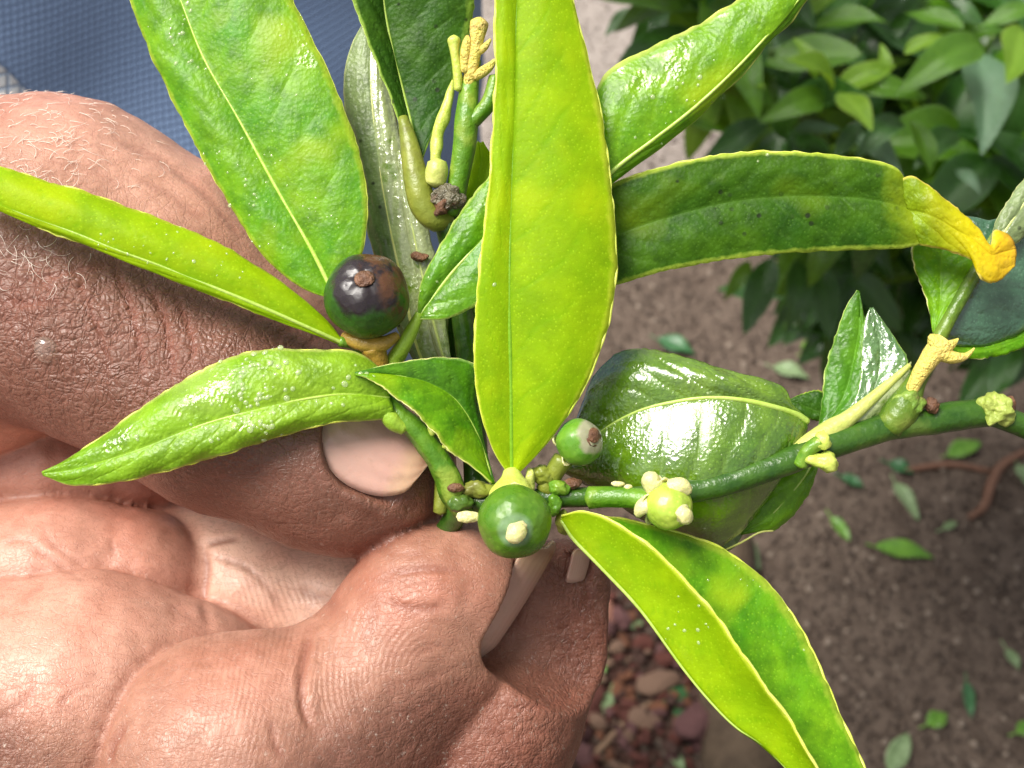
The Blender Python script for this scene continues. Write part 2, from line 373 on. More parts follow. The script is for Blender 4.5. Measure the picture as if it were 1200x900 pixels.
def surface_nets(D, org, h):
    s = D < 0
    nx, ny, nzz = D.shape
    cnt = np.zeros((nx - 1, ny - 1, nzz - 1), np.int8)
    for i in (0, 1):
        for j in (0, 1):
            for k in (0, 1): cnt += s[i:nx - 1 + i, j:ny - 1 + j, k:nzz - 1 + k]
    act = (cnt > 0) & (cnt < 8)
    idx = np.full(act.shape, -1, np.int64); cells = np.argwhere(act); idx[act] = np.arange(len(cells))
    acc = np.zeros((len(cells), 3)); num = np.zeros(len(cells))
    corners = [np.array(c) for c in ((0, 0, 0), (1, 0, 0), (0, 1, 0), (1, 1, 0), (0, 0, 1), (1, 0, 1), (0, 1, 1), (1, 1, 1))]
    val = [D[tuple((cells + c).T)] for c in corners]
    for a in range(8):
        for b in range(a + 1, 8):
            if abs(corners[a] - corners[b]).sum() != 1: continue
            m = (val[a] < 0) != (val[b] < 0)
            t = np.where(m, val[a] / np.where(m, val[a] - val[b], 1), 0)
            acc += np.where(m[:, None], corners[a] + t[:, None] * (corners[b] - corners[a]), 0); num += m
    V = (cells + acc / num[:, None]) * h + org
    F = []
    for ax in range(3):
        sl0 = [slice(1, -1)] * 3; sl1 = [slice(1, -1)] * 3
        sl0[ax] = slice(0, -1); sl1[ax] = slice(1, None)
        a, b = s[tuple(sl0)], s[tuple(sl1)]
        e = np.argwhere(a != b); o = np.array([1, 1, 1]); o[ax] = 0; e = e + o
        flip = s[tuple(e.T)]
        u, w = [(1, 2), (2, 0), (0, 1)][ax]
        du = np.zeros(3, int); du[u] = 1; dw = np.zeros(3, int); dw[w] = 1
        q = np.stack([idx[tuple((e - du - dw).T)], idx[tuple((e - dw).T)], idx[tuple(e.T)], idx[tuple((e - du).T)]], 1)
        q = np.where(flip[:, None], q, q[:, ::-1]); F.append(q)
    return V, np.concatenate(F)

HS = 4.0                                                # grid step in photo pixels (0.37 mm)
def build_hand_mesh(mat):
    lo = np.array([-1000, -560, -400]) ; hi = np.array([150, 400, 205])
    ax = [np.arange(lo[k], hi[k], HS, dtype=np.float32) for k in range(3)]
    shp = tuple(len(a) for a in ax)
    D = np.full(shp, 60, np.float32)
    def block(c, r):
        sl = []
        for k in range(3):
            i0 = max(0, int((c.min(0)[k] - r - lo[k]) / HS)); i1 = min(shp[k], int((c.max(0)[k] + r - lo[k]) / HS) + 2)
            sl.append(slice(i0, max(i1, i0)))
        return tuple(sl)
    def cone(p0, r0, p1, r1, X, Y, Z):
        ba = p1 - p0; L2 = ba.dot(ba) + 1e-9
        px, py, pz = X - p0[0], Y - p0[1], Z - p0[2]
        t = np.clip((px * ba[0] + py * ba[1] + pz * ba[2]) / L2, 0, 1)
        return np.sqrt((px - t * ba[0]) ** 2 + (py - t * ba[1]) ** 2 + (pz - t * ba[2]) ** 2) - (r0 + (r1 - r0) * t)
    conv = {}
    for name, k_in, k_out, tone, red, dry, pts in CHAINS:
        cr = [cam_xyz(*p[:3]) for p in pts]
        cs = [c for c, _ in cr]; rs = [p[3] * k for p, (_, k) in zip(pts, cr)]
        conv[name] = (cs, rs)
        sl = block(np.array(cs), max(rs) + 65)
        X = ax[0][sl[0]][:, None, None]; Y = ax[1][sl[1]][None, :, None]; Z = ax[2][sl[2]][None, None, :]
        d = None
        for i in range(len(cs) - 1):
            e = cone(cs[i], rs[i], cs[i + 1], rs[i + 1], X, Y, Z)
            d = e if d is None else smin(d, e, k_in * 0.5)
        D[sl] = smin(D[sl], d.astype(np.float32), float(k_out))
    for key in NAILS:                                   # nail beds
        c, t, n, b, rad, hw, L = nail_frame(key)
        sl = block(c[None], L * 0.5 + hw + 30)
        X = ax[0][sl[0]][:, None, None] - c[0]; Y = ax[1][sl[1]][None, :, None] - c[1]; Z = ax[2][sl[2]][None, None, :] - c[2]
        a = X * t[0] + Y * t[1] + Z * t[2]; q = X * b[0] + Y * b[1] + Z * b[2]; w = X * n[0] + Y * n[1] + Z * n[2] + rad
        rho = np.sqrt(q * q + w * w); phi = np.arctan2(q, w) * rad
        taper = hw * (1 - 0.10 * np.clip(-a / L * 2, 0, 1) ** 2)
        cq = min(70.0, hw * 0.8)
        corner = np.hypot(np.maximum(np.abs(phi) - (taper - cq), 0), np.maximum(-a - (L * 0.5 - cq), 0)) - cq
        carve = np.maximum(np.maximum(rad - 8 - rho, corner + 1), a - L * 0.47)
        A = D[sl]; Bv = -carve; kk = 3.0
        h = np.clip(0.5 - 0.5 * (Bv - A) / kk, 0, 1)
        D[sl] = Bv + (A - Bv) * h + kk * h * (1 - h)
    D[0] = D[-1] = 60; D[:, 0] = D[:, -1] = 60; D[:, :, 0] = D[:, :, -1] = 60
    V, F = surface_nets(D, lo.astype(float), HS)
    del D
    # light smoothing
    nv = len(V); E = np.concatenate([F[:, [0, 1]], F[:, [1, 2]], F[:, [2, 3]], F[:, [3, 0]]])
    deg = np.bincount(E[:, 0], minlength=nv) + np.bincount(E[:, 1], minlength=nv)
    def smooth(A):
        out = np.zeros_like(A)
        for k in range(3):
            out[:, k] = np.bincount(E[:, 0], A[E[:, 1], k], nv) + np.bincount(E[:, 1], A[E[:, 0], k], nv)
        return out / deg[:, None]
    for _ in range(2): V = V + 0.5 * (smooth(V) - V)
    def normals(V):
        q = np.cross(V[F[:, 2]] - V[F[:, 0]], V[F[:, 3]] - V[F[:, 1]]); N = np.zeros_like(V)
        for c in range(4):
            for k in range(3): N[:, k] += np.bincount(F[:, c], q[:, k], nv)
        return N / (np.linalg.norm(N, axis=1)[:, None] + 1e-9)
    N = normals(V)
    def photo(V):
        k = 1 - V[:, 2] * S0 / D0
        return V[:, 0] / k + 600, 450 - V[:, 1] / k
    U, VV = photo(V)
    # tints by nearness to each digit
    ws, tn, rd, dy = 0, 0, 0, 0; who = {}; dall = []
    for name, k_in, k_out, tone, red, dry, pts in CHAINS:
        cs, rs = conv[name]; d = None
        for i in range(len(cs) - 1):
            e = cone(cs[i], rs[i], cs[i + 1], rs[i + 1], V[:, 0], V[:, 1], V[:, 2]); d = e if d is None else np.minimum(d, e)
        if name not in ('hump', 'index_back'): dall.append(np.maximum(d, 0))
        w = np.exp(-np.clip(d, 0, 200) / 14.0); who[name] = w
        ws = ws + w; tn = tn + w * tone; rd = rd + w * red; dy = dy + w * dry
    tn, rd, dy = tn / ws, rd / ws, dy / ws
    def blob(u, v, ru, rv): return np.exp(-(((U - u) / ru) ** 2 + ((VV - v) / rv) ** 2))
    th = who['thumb'] / ws; ix = (who['index'] + who['index_back']) / ws; hp = who['hump'] / ws; pm = who['palm'] / ws
    tn = tn - 0.25 * blob(455, 610, 70, 26) * th + 0.14 * blob(150, 420, 130, 110) + 0.55 * blob(0, 890, 85, 60) - 0.16 * blob(150, 160, 140, 60)
    tn = tn + 0.42 * blob(520, 860, 120, 80) * ix + 0.25 * blob(390, 900, 120, 40) * ix - 0.10 * blob(300, 790, 70, 60)
    rd = rd + 0.4 * blob(500, 600, 34, 26) * th + 0.35 * blob(470, 700, 70, 40) * ix + 0.5 * blob(420, 655, 60, 30) * th + .3 * blob(170, 590, 60, 30)
    leather = np.clip(th * (0.95 * blob(130, 370, 190, 120) + 0.25) + hp * 0.30 * blob(150, 330, 180, 120) + 0.55 * who['middle'] / ws + 0.40 * ix * blob(540, 870, 120, 70) + 0.35 * blob(20, 890, 100, 60), 0, 1)
    dy = dy + 0.7 * blob(40, 880, 120, 70) + 0.5 * blob(490, 850, 120, 60) + 0.3 * blob(150, 860, 40, 60)
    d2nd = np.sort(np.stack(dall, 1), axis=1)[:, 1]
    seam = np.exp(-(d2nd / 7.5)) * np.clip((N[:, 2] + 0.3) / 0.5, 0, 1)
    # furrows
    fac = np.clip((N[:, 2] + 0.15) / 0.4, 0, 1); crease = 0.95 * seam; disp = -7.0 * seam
    for pts, w, dep in CREASES:
        c = catmull([(x, y, 0) for x, y in pts], 28)[:, :2]
        m = np.where((U > c[:, 0].min() - 4 * w) & (U < c[:, 0].max() + 4 * w) & (VV > c[:, 1].min() - 4 * w) & (VV < c[:, 1].max() + 4 * w))[0]
        if not len(m): continue
        d2 = np.full(len(m), 1e9); tt = np.zeros(len(m))
        for i, q in enumerate(c):
            e = (U[m] - q[0]) ** 2 + (VV[m] - q[1]) ** 2; tt = np.where(e < d2, i / 27, tt); d2 = np.minimum(d2, e)
        fade = np.clip(np.minimum(tt, 1 - tt) * 5, 0.15, 1)
        g = np.exp(-d2 / (w * w)) - 0.35 * np.exp(-d2 / (6 * w * w))
        disp[m] -= dep * g * fade * fac[m]
        if dep > 0: crease[m] = np.maximum(crease[m], np.exp(-d2 / (w * w)) * fade * min(1, dep / 5) * fac[m])
    lump = np.array([noise.noise(Vector((p[0] * .018, p[1] * .018, p[2] * .018))) + 0.5 * noise.noise(Vector((p[0] * .05, p[1] * .05, p[2] * .05))) for p in V])
    V = V + N * (disp + 2.2 * lump)[:, None]
    V = V + 0.45 * (smooth(V) - V)
    # ridge coordinate (cycles)
    rm = np.clip(ix * (0.25 + 0.9 * blob(330, 800, 90, 70) + 0.3 * blob(480, 730, 80, 80)) + (pm > 0.6) * (0.15 + 1.2 * blob(285, 722, 70, 40)), 0, 1)
    whorl = np.hypot(U - 505, (VV - 790) * 0.8)
    tip = 1 / (1 + np.exp(-(U - 385) / 8))
    rc = np.where(pm > 0.5, (U * 0.92 - VV * 0.32), np.where(U > 372, whorl, U * 0.97 + VV * 0.22)) / 7.0
    world = [C0 + FWD * (D0 - p[2] * S0) + RGT * (p[0] * S0) + UPV * (p[1] * S0) for p in V]
    shine = np.clip(blob(450, 612, 75, 24) * th + 0.5 * blob(300, 540, 90, 40) * th + 0.6 * blob(690, 690, 14, 60), 0, 1)
    return world, F, dict(shine=shine, tone=tn, red=np.clip(rd, 0, 1), dry=np.clip(dy, 0, 1), leather=leather, crease=crease, ridge=rc, ridge_mask=rm), V, N

person = empty('person', 'person in a blue jacket and checked shirt, holding the citrus branch between thumb and fingers', 'person')
SKIN = skin_material()
hw_, hf_, ha_, HV, HN = build_hand_mesh(SKIN)
hand = mesh_obj('hand', hw_, hf_.tolist(), SKIN, person)
for k_, v_ in ha_.items(): fattr(hand.data, k_, v_)

def to_world(p):
    x, y, z = float(p[0]), float(p[1]), float(p[2]); return C0 + FWD * (D0 - z * S0) + RGT * (x * S0) + UPV * (y * S0)
def nail_mat(name='nail', rel=0.30):
    t = NT(name); o = t.obj()
    a = t.attr('along'); n = t.noise(t.scale(o, (1, 1, 1)), 420, 4)
    a2 = t.math('ADD', a, t.math('MULTIPLY', t.math('SUBTRACT', n, 0.5), 0.10))
    col = t.ramp(a2, [(0.0, (0.60, 0.42, 0.35)), (0.12, (0.56, 0.35, 0.285)), (0.66, (0.53, 0.31, 0.25)), (0.80, (0.52, 0.33, 0.21)), (0.90, (0.30, 0.17, 0.10)), (1.0, (0.42, 0.30, 0.20))])
    s = t.math('SINE', t.math('ADD', t.math('MULTIPLY', t.attr('across'), 26.0), t.math('MULTIPLY', n, 5.0)))
    h = t.math('ADD', t.math('MULTIPLY', s, 0.3), t.noise(o, 700, 4))
    col = t.mix(t.math('MULTIPLY', t.maprange(t.noise(o, 500, 5, .7), .56, .7), 0.35), col, (0.36, 0.22, 0.15))
    pr = t.principled(Base_Color=col, Roughness=0.24, Specular_IOR_Level=0.5, Normal=t.bump(h, rel, 0.0003))
    pr.inputs['Subsurface Weight'].default_value = 0.2; pr.inputs['Subsurface Radius'].default_value = (1, .4, .25); pr.inputs['Subsurface Scale'].default_value = 0.0015
    return t.done(pr)
NAIL = nail_mat(); NAIL_SMOOTH = nail_mat('nail_smooth', 0.08)
for key in ('thumb', 'index', 'middle'):
    c, t_, n_, b_, rad, hw, L = nail_frame(key)
    na, nb = 26, 22; V = []; al = []; ac = []
    for layer in (0, 1):
        for i in range(na):
            a = i / (na - 1)
            for j in range(nb):
                q = j / (nb - 1) * 2 - 1
                cq = min(70.0, hw * 0.8) - 3; aa = (a - 0.5) * L + 2; yy = max(0.0, cq - (aa + L / 2 - 1)); wd = hw - 3 - cq + math.sqrt(max(0.0, cq * cq - yy * yy)); ct = 0.72 * hw; y2 = max(0.0, aa + 2 - (L / 2 - ct)); wd = min(wd, hw - 3 - ct + math.sqrt(max(0.0, ct * ct - y2 * y2)))
                if a > 0.85: aa -= 0.07 * L * (abs(q) ** 2) * ((a - 0.85) / 0.15)
                ph = q * wd / rad; rr = rad - 3.0 - 5 * layer - 6 * max(0, 0.12 - a) / 0.12 + 3 * math.sin(a * math.pi) + 1.5 * max(0, a - .8) / .2
                p = c - n_ * rad + t_ * aa + (n_ * math.cos(ph) + b_ * math.sin(ph)) * rr
                V.append(to_world(p)); al.append(a); ac.append(q)
    F = []; M = na * nb
    for i in range(na - 1):
        for j in range(nb - 1):
            k = i * nb + j
            F.append((k, k + 1, k + nb + 1, k + nb)); F.append((M + k, M + k + nb, M + k + nb + 1, M + k + 1))
    for i in range(na - 1):
        for j in (0, nb - 1):
            k = i * nb + j; f = (k, k + nb, M + k + nb, M + k); F.append(f if j == 0 else f[::-1])
    for j in range(nb - 1):
        for i in (0, na - 1):
            k = i * nb + j; f = (k + 1, k, M + k, M + k + 1); F.append(f if i == 0 else f[::-1])
    o = mesh_obj('fingernail', V, F, NAIL if key == 'thumb' else NAIL_SMOOTH, person); fattr(o.data, 'along', al); fattr(o.data, 'across', ac)

# hairs on the back of the hand and thumb
def hair_mat():
    t = NT('hair'); return t.done(t.principled(Base_Color=(0.88, 0.78, 0.68), Roughness=0.35))
def hand_hair():
    hr = random.Random(5); V = []; F = []
    k = 1 - HV[:, 2] * S0 / D0; U = HV[:, 0] / k + 600; VV = 450 - HV[:, 1] / k
    ok = np.where((HN[:, 2] > 0.25) & (U > -60) & (U < 240) & (VV > 105) & (VV < 345))[0]
    def want(u, v): return math.exp(-(((u - 50) / 90) ** 2 + ((v - 170) / 55) ** 2)) + 0.75 * math.exp(-(((u - 15) / 60) ** 2 + ((v - 300) / 45) ** 2))
    cnt = 0
    while cnt < 230:
        i = int(ok[hr.randrange(len(ok))])
        if hr.random() > want(U[i], VV[i]): continue
        cnt += 1
        p = HV[i].copy(); n = HN[i]; a = hr.gauss(0, 0.7) + (0.5 if VV[i] < 240 else -1.2)
        d = np.array([math.cos(a), math.sin(a), 0]); d -= n * d.dot(n); L = hr.uniform(9, 27); curl = hr.uniform(-1.3, 1.3)
        b = np.cross(n, d); pts = []
        for s in np.linspace(0, 1, 6):
            q = p + (d * math.cos(curl * s) + b * math.sin(curl * s)) * L * s + n * (6 * s - 5 * s * s + 0.8)
            pts.append(to_world(q))
        v, f = tube_mesh(pts, [S0 * 0.32 * (1 - 0.7 * s) for s in np.linspace(0, 1, 6)], 3, False)
        o0 = len(V); V += v; F += [tuple(x + o0 for x in q) for q in f]
    return tag(mesh_obj('hand_hair', V, F, hair_mat(), person), kind='stuff')
hand_hair()
def fabric_mat(name, c1, c2, line, cell, rough, kind):
    t = NT(name); uv = t.uv(); o = t.obj()
    sep = t.new('ShaderNodeSeparateXYZ'); t.set(sep, 0, uv)
    wob = t.math('MULTIPLY', t.math('SUBTRACT', t.noise(o, 60, 2), 0.5), 0.0012)
    def lines(sock, w):
        f = t.math('FRACT', t.math('DIVIDE', t.math('ADD', sock, wob), cell))
        return t.maprange(t.math('ABSOLUTE', t.math('SUBTRACT', f, 0.5)), 0.5 - w, 0.5 - w * 0.35)
    a = lines(sep.outputs[0], 0.2 if kind == 'grid' else 0.16); b = lines(sep.outputs[1], 0.2 if kind == 'grid' else 0.16)
    g = t.math('MAXIMUM', a, b)
    col = t.mix(t.maprange(t.noise(o, 14, 4, 0.6), 0.3, 0.7), c1, c2)
    col = t.mix(t.math('MULTIPLY', g, 0.75 if kind == 'grid' else 0.85), col, line)
    col = t.mix(t.math('MULTIPLY', t.noise(o, 2600, 2), 0.35), col, tuple(c * 0.55 for c in c1))
    h = t.math('SUBTRACT', t.math('MULTIPLY', t.noise(o, 1800, 3), 0.5), g)
    pr = t.principled(Base_Color=col, Roughness=rough, Specular_IOR_Level=0.25, Normal=t.bump(h, 0.5, 0.0005))
    pr.inputs['Sheen Weight'].default_value = 0.15
    return t.done(pr)
JACKET = fabric_mat('jacket_cloth', (0.19, 0.28, 0.46), (0.23, 0.33, 0.52), (0.105, 0.165, 0.30), 0.0017, 0.62, 'grid')
SHIRT = fabric_mat('shirt_cloth', (0.86, 0.88, 0.89), (0.80, 0.84, 0.86), (0.16, 0.28, 0.48), 0.0034, 0.8, 'check')
TROUSER = plain_mat('trouser_cloth', (0.035, 0.035, 0.04), (0.05, 0.048, 0.05), 0.85, 300, 0.4)
BOOT = plain_mat('boot_leather', (0.03, 0.022, 0.016), (0.06, 0.045, 0.03), 0.5, 200, 0.4)

TC = Vector((-0.225, 0.385, 0))
def torso_pt(th, z, grow=0.0):
    f = (z - 0.85) / 0.65
    ax_, ay_ = 0.185 + 0.02 * math.sin(f * 3.1) + grow, 0.135 + 0.03 * math.sin(f * 2.6) + grow
    p = Vector((TC.x + ax_ * math.cos(th), TC.y - ay_ * math.sin(th) + 0.5 * max(-0.05, z - 1.15), z))
    return p
def torso_sheet(name, mat, z_lo, z_hi, grow, fold, nth=150, nzv=110, parent=None):
    V = []; UVs = []; F = []
    for i in range(nth + 1):
        th = -0.35 + (math.pi * 2) * i / nth
        for j in range(nzv + 1):
            lo = z_lo(th); z = lo + (z_hi - lo) * j / nzv
            p = torso_pt(th, z, grow); n = Vector((math.cos(th), -math.sin(th), 0))
            w = noise.noise(Vector((p.x * 9 + p.z * 5, p.y * 6, p.z * 13 - p.x * 7))) + 0.5 * noise.noise(Vector((p.x * 22 + p.z * 9, p.y * 12, p.z * 30 - p.x * 14)))
            p = p + n * (fold * w)
            V.append(p); UVs.append((th * 0.2 + 0.12 * z, z))
    for i in range(nth):
        for j in range(nzv):
            a = i * (nzv + 1) + j; F.append((a, a + 1, a + nzv + 2, a + nzv + 1))
    o = mesh_obj(name, V, F, mat, parent)
    u = o.data.uv_layers.new(name='UVMap')
    for l in o.data.loops: u.data[l.index].uv = UVs[l.vertex_index]
    md = o.modifiers.new('cloth', 'SOLIDIFY'); md.thickness = 0.0025; md.offset = -1
    return o
def hem(th):
    best = 1.03
    for k in range(160):
        z = 1.03 + 0.3 * k / 160; d = torso_pt(th, z, 0.01) - C0; dep = d.dot(FWD)
        if dep <= 0.02 or math.sin(th) < 0: continue
        u, v = 600 + FPX * d.dot(RGT) / dep, 450 - FPX * d.dot(UPV) / dep
        if v > 76 + u: best = z
    return best
torso_sheet('jacket', JACKET, hem, 1.50, 0.010, 0.007, nth=260, nzv=140, parent=person)
torso_sheet('shirt', SHIRT, lambda th: 0.90, 1.49, 0.0, 0.003, nth=80, nzv=50, parent=person)
def limb(name, ctrl, mat, lump=0.05, n=40, ns=28):
    c = catmull(ctrl, n); V, F = tube_mesh([Vector(q[:3]) for q in c], [q[3] for q in c], ns, True, lump, 22)
    o = mesh_obj(name, V, F, mat, person)
    u = o.data.uv_layers.new(name='UVMap')
    for l in o.data.loops:
        k = l.vertex_index; u.data[l.index].uv = ((k % ns) / ns * 0.28, (k // ns) / n * 0.45)
    return o
limb('jacket_sleeve', [(-0.225, 0.170, 1.275, .040), (-0.27, 0.19, 1.255, .046), (-0.33, 0.27, 1.22, .056), (-0.46, 0.36, 1.17, .062), (-0.485, 0.44, 1.25, .066), (-0.44, 0.52, 1.40, .072), (-0.36, 0.45, 1.46, .07)], JACKET)
limb('shirt_cuff', [(-0.195, 0.156, 1.288, .034), (-0.24, 0.175, 1.268, .037)], SHIRT, 0.03, 10)
for sx in (-0.33, -0.145):
    limb('trouser_leg', [(sx + (0.02 if sx < -.2 else -0.02), 0.385, 0.98, .105), (sx, 0.54, 0.75, .092), (sx, 0.55, 0.45, .072), (sx, 0.56, 0.2, .065), (sx, 0.565, 0.07, .07)], TROUSER, 0.08)
    limb('boot', [(sx, 0.60, 0.055, .05), (sx, 0.55, 0.055, .055), (sx, 0.48, 0.045, .045), (sx + .005, 0.42, 0.035, .036), (sx + .005, 0.38, 0.03, .026)], BOOT, 0.03)
# ------------------------------------------------------------------ the citrus branch in the hand
branch = empty('citrus_branch', 'wet citrus branch with lime green leaves and small fruits, pinched in the hand', 'branch')

P0_ = P
ZB = 60                                               # the branch lies this much nearer than the pinch
def P(u, v, z=0.0): return P0_(u, v, z + ZB)
def lerp(a, b, t): return a + (b - a) * t
def leaf_surface(L, M, Rr, n, m, bulge, quilt, veins, edge_wave, seed, conv):
    """three edge curves -> grid of points; returns verts, per-vertex data"""
    cl, cm, cr = (catmull(c, n) for c in (L, M, Rr))
    V = []; A = dict(edge=[], along=[], vein=[], mid=[]); UV = []
    cols = [-1 + k / m for k in range(2 * m + 1)]
    G3 = []
    for i in range(n):
        row = []
        for s in cols:
            e = cl[i] if s < 0 else cr[i]
            row.append(np.array(conv(*lerp(cm[i], e, abs(s)))))
        G3.append(row)
    G3 = np.array(G3)                                      # n x cols x 3
    du = np.gradient(G3, axis=0); dv = np.gradient(G3, axis=1)
    N = np.cross(du, dv); ln = np.linalg.norm(N, axis=2, keepdims=True); N = N / np.maximum(ln, 1e-12)
    # keep degenerate tips stable
    Nm = N[n // 2, m]; bad = ln[..., 0] < 1e-14; N[bad] = Nm
    if N[n // 2].mean(0).dot(np.array(-FWD)) < 0: N = -N
    width = np.linalg.norm(G3[:, -1] - G3[:, 0], axis=1)
    wmax = width.max()
    rr = random.Random(seed)
    for i in range(n):
        t = i / (n - 1); env = math.sin(math.pi * min(1, max(0, t)))
        for k, s in enumerate(cols):
            a = abs(s); b = bulge[0] if s < 0 else bulge[1]
            off = b * S0 * math.sin(math.pi * a) * (width[i] / wmax)
            ph = (t * veins - a * 2.1 + (0.5 if s < 0 else 0)) + 0.35 * nz((t * 9, a * 3, seed), 1.0)
            fr = abs((ph % 1) - 0.5) * 2                   # 1 on a lateral vein
            v = max(0, (fr - 0.84) / 0.16) * (1 - a ** 4) * (1 if a > 0.03 else 0)
            off += quilt * S0 * (0.5 - fr ** 2) * math.sin(math.pi * min(1, a * 1.1)) * (width[i] / wmax)
            off += edge_wave * S0 * (a ** 3) * (nz((t * 11, s * 2, seed * 3.1), 1.0) * 1.6 + 0.25 * math.sin(t * 37 + seed + 4 * nz((t * 3, s, seed), 1.0))) * env
            off += 1.6 * S0 * nz((t * 7 + seed, s * 2.5, seed), 1.0)
            p = G3[i, k] + N[i, k] * off
            if a > 0.99:                                   # crenulate margin
                out = (G3[i, k] - G3[i, m]); lw = np.linalg.norm(out)
                if lw > 1e-9: p = p + out / lw * S0 * 0.8 * math.sin(t * 70 + 5 * nz((t * 20, s, seed), 1.0)) * env
            V.append(Vector(p)); A['edge'].append(a); A['along'].append(t)
            mid = max(0, 1 - a / 0.06)
            A['vein'].append(max(v, mid)); A['mid'].append(mid); UV.append((t, s))
    nc = len(cols)
    F = [(i * nc + k, i * nc + k + 1, (i + 1) * nc + k + 1, (i + 1) * nc + k) for i in range(n - 1) for k in range(nc - 1)]
    mid_line = [(Vector(G3[i, m]), Vector(N[i, m]), width[i] / wmax) for i in range(n)]
    rimL = [V[i * nc] for i in range(n)]; rimR = [V[i * nc + nc - 1] for i in range(n)]
    return V, F, A, UV, mid_line, rimL, rimR

def add_blade(name, V, F, A, UV, mat, parent, thick):
    o = mesh_obj(name, V, F, mat, parent)
    for k in ('edge', 'along', 'vein'): fattr(o.data, k, A[k])
    u = o.data.uv_layers.new(name='UVMap')
    for l in o.data.loops: u.data[l.index].uv = UV[l.vertex_index]
    md = o.modifiers.new('blade', 'SOLIDIFY'); md.thickness = thick; md.offset = 0
    return o

def leaf(L, M, Rr, mat, bulge=(0, 0), quilt=0.3, veins=9, edge_wave=3, seed=1, n=90, m=12, rib=2.6, rib_mat=None, rib_side=1, rim=2.2, rim_mat=None, label=None, thick=2.6, rim_sides='LR', mat_right=None):
    V, F, A, UV, ml, rl, rr_ = leaf_surface(L, M, Rr, n, m, bulge, quilt, veins, edge_wave, seed, P)
    o = add_blade('leaf', V, F, A, UV, mat, branch, thick * S0)
    if label: o['label'] = label
    if mat_right:
        o.data.materials.append(mat_right)
        for i, p in enumerate(o.data.polygons): p.material_index = 1 if i % (2 * m) >= m else 0
    if rib:
        pts = [q + nn * (rib_side * S0 * rib * 0.15) for q, nn, w in ml]
        rad = [S0 * rib * (1.25 - 0.95 * i / (n - 1)) for i in range(n)]
        v, f = tube_mesh(pts, rad, 8, True); mesh_obj('midrib', v, f, rib_mat or MIDRIB, o)
    if rim:
        VV = []; FF = []
        for tag_, line in (('L', rl), ('R', rr_)):
            if tag_ not in rim_sides: continue
            rad = [0.62 * S0 * rim * (0.35 + 0.65 * min(1, 6 * min(i, n - 1 - i) / n)) * (0.85 + 0.75 * nz(line[i], 700)) for i in range(n)]
            v, f = tube_mesh(line, rad, 7, True); o0 = len(VV); VV += v; FF += [tuple(x + o0 for x in q) for q in f]
        mesh_obj('leaf_margin', VV, FF, rim_mat or MARGIN, o)
    return o

MIDRIB = plain_mat('midrib_green', (0.33, 0.48, 0.06), (0.42, 0.56, 0.12), 0.35, 600, 0.2)
MIDRIB_SOFT = plain_mat('midrib_soft', (0.36, 0.54, 0.05), (0.44, 0.60, 0.12), 0.3, 600, 0.2)
MIDRIB_PALE = plain_mat('midrib_pale', (0.55, 0.62, 0.22), (0.46, 0.56, 0.14), 0.3, 600, 0.2)
MIDRIB_DARK = plain_mat('midrib_dark', (0.13, 0.30, 0.004), (0.17, 0.36, 0.006), 0.4, 600, 0.2)
MARGIN = plain_mat('margin_lime', (0.52, 0.64, 0.05), (0.66, 0.72, 0.13), 0.4, 500, 0.2, sss=0.3)
MARGIN_CREAM = plain_mat('margin_cream', (0.68, 0.72, 0.18), (0.76, 0.77, 0.30), 0.4, 500, 0.2, sss=0.3)
MARGIN_GREEN = plain_mat('margin_green', (0.36, 0.52, 0.08), (0.50, 0.62, 0.16), 0.4, 500, 0.2, sss=0.3)

LIME = leaf_mat('leaf_lime', (0.28, 0.48, 0.003), (0.40, 0.59, 0.004), transl=0.45, tcol=(0.62, 0.86, 0.0), rough=0.5, wet=0.05, bump=0.14, blotch=(0.46, 0.60, 0.004), msc=150, spec=0.18, mott=0.28, veinamt=0.4, vein=(0.16, 0.40, 0.0), dots=0.4, edge=(0.64, 0.70, 0.05))
BRIGHT = leaf_mat('leaf_bright', (0.10, 0.34, 0.004), (0.24, 0.47, 0.006), transl=0.38, tcol=(0.42, 0.78, 0.0), rough=0.40, wet=0.12, bump=0.26, blotch=(0.36, 0.52, 0.008), msc=150, spec=0.35, veinamt=0.18, edge=(0.46, 0.60, 0.05))
HWET = leaf_mat('leaf_wet', (0.13, 0.36, 0.004), (0.26, 0.48, 0.006), transl=0.38, tcol=(0.42, 0.78, 0.0), rough=0.36, wet=0.3, bump=0.3, blotch=(0.36, 0.52, 0.008), msc=150, spec=0.45)
DEW = leaf_mat('leaf_dewy', (0.22, 0.46, 0.01), (0.36, 0.58, 0.03), transl=0.40, tcol=(0.5, 0.80, 0.02), rough=0.36, wet=0.3, bump=0.4, blotch=(0.44, 0.58, 0.12), msc=100)
MIDGR = leaf_mat('leaf_mid', (0.08, 0.27, 0.006), (0.19, 0.40, 0.010), transl=0.32, tcol=(0.4, 0.7, 0.0), rough=0.34, wet=0.3, bump=0.3, spec=.4, edge=(0.5, 0.62, 0.14))
DEEP = leaf_mat('leaf_deep', (0.05, 0.19, 0.006), (0.11, 0.29, 0.010), transl=0.28, tcol=(0.3, 0.6, 0.0), rough=0.36, wet=0.25, bump=0.3, spec=.35, edge=(0.28, 0.48, 0.10))
GLOSSDEEP = leaf_mat('leaf_deep_wet', (0.08, 0.20, 0.05), (0.15, 0.28, 0.09), transl=0.2, tcol=(0.3, 0.6, 0.0), rough=0.2, wet=0.9, bump=0.6, spec=1.0, coat=1.0, edge=(0.28, 0.48, 0.10))
DARK = leaf_mat('leaf_dark', (0.020, 0.085, 0.004), (0.055, 0.14, 0.006), transl=0.22, tcol=(0.22, 0.42, 0.0), spec=.2, rough=0.46, wet=0.08, bump=0.35, specks=0.9, edge=(0.26, 0.42, 0.05), edgew=0.9)
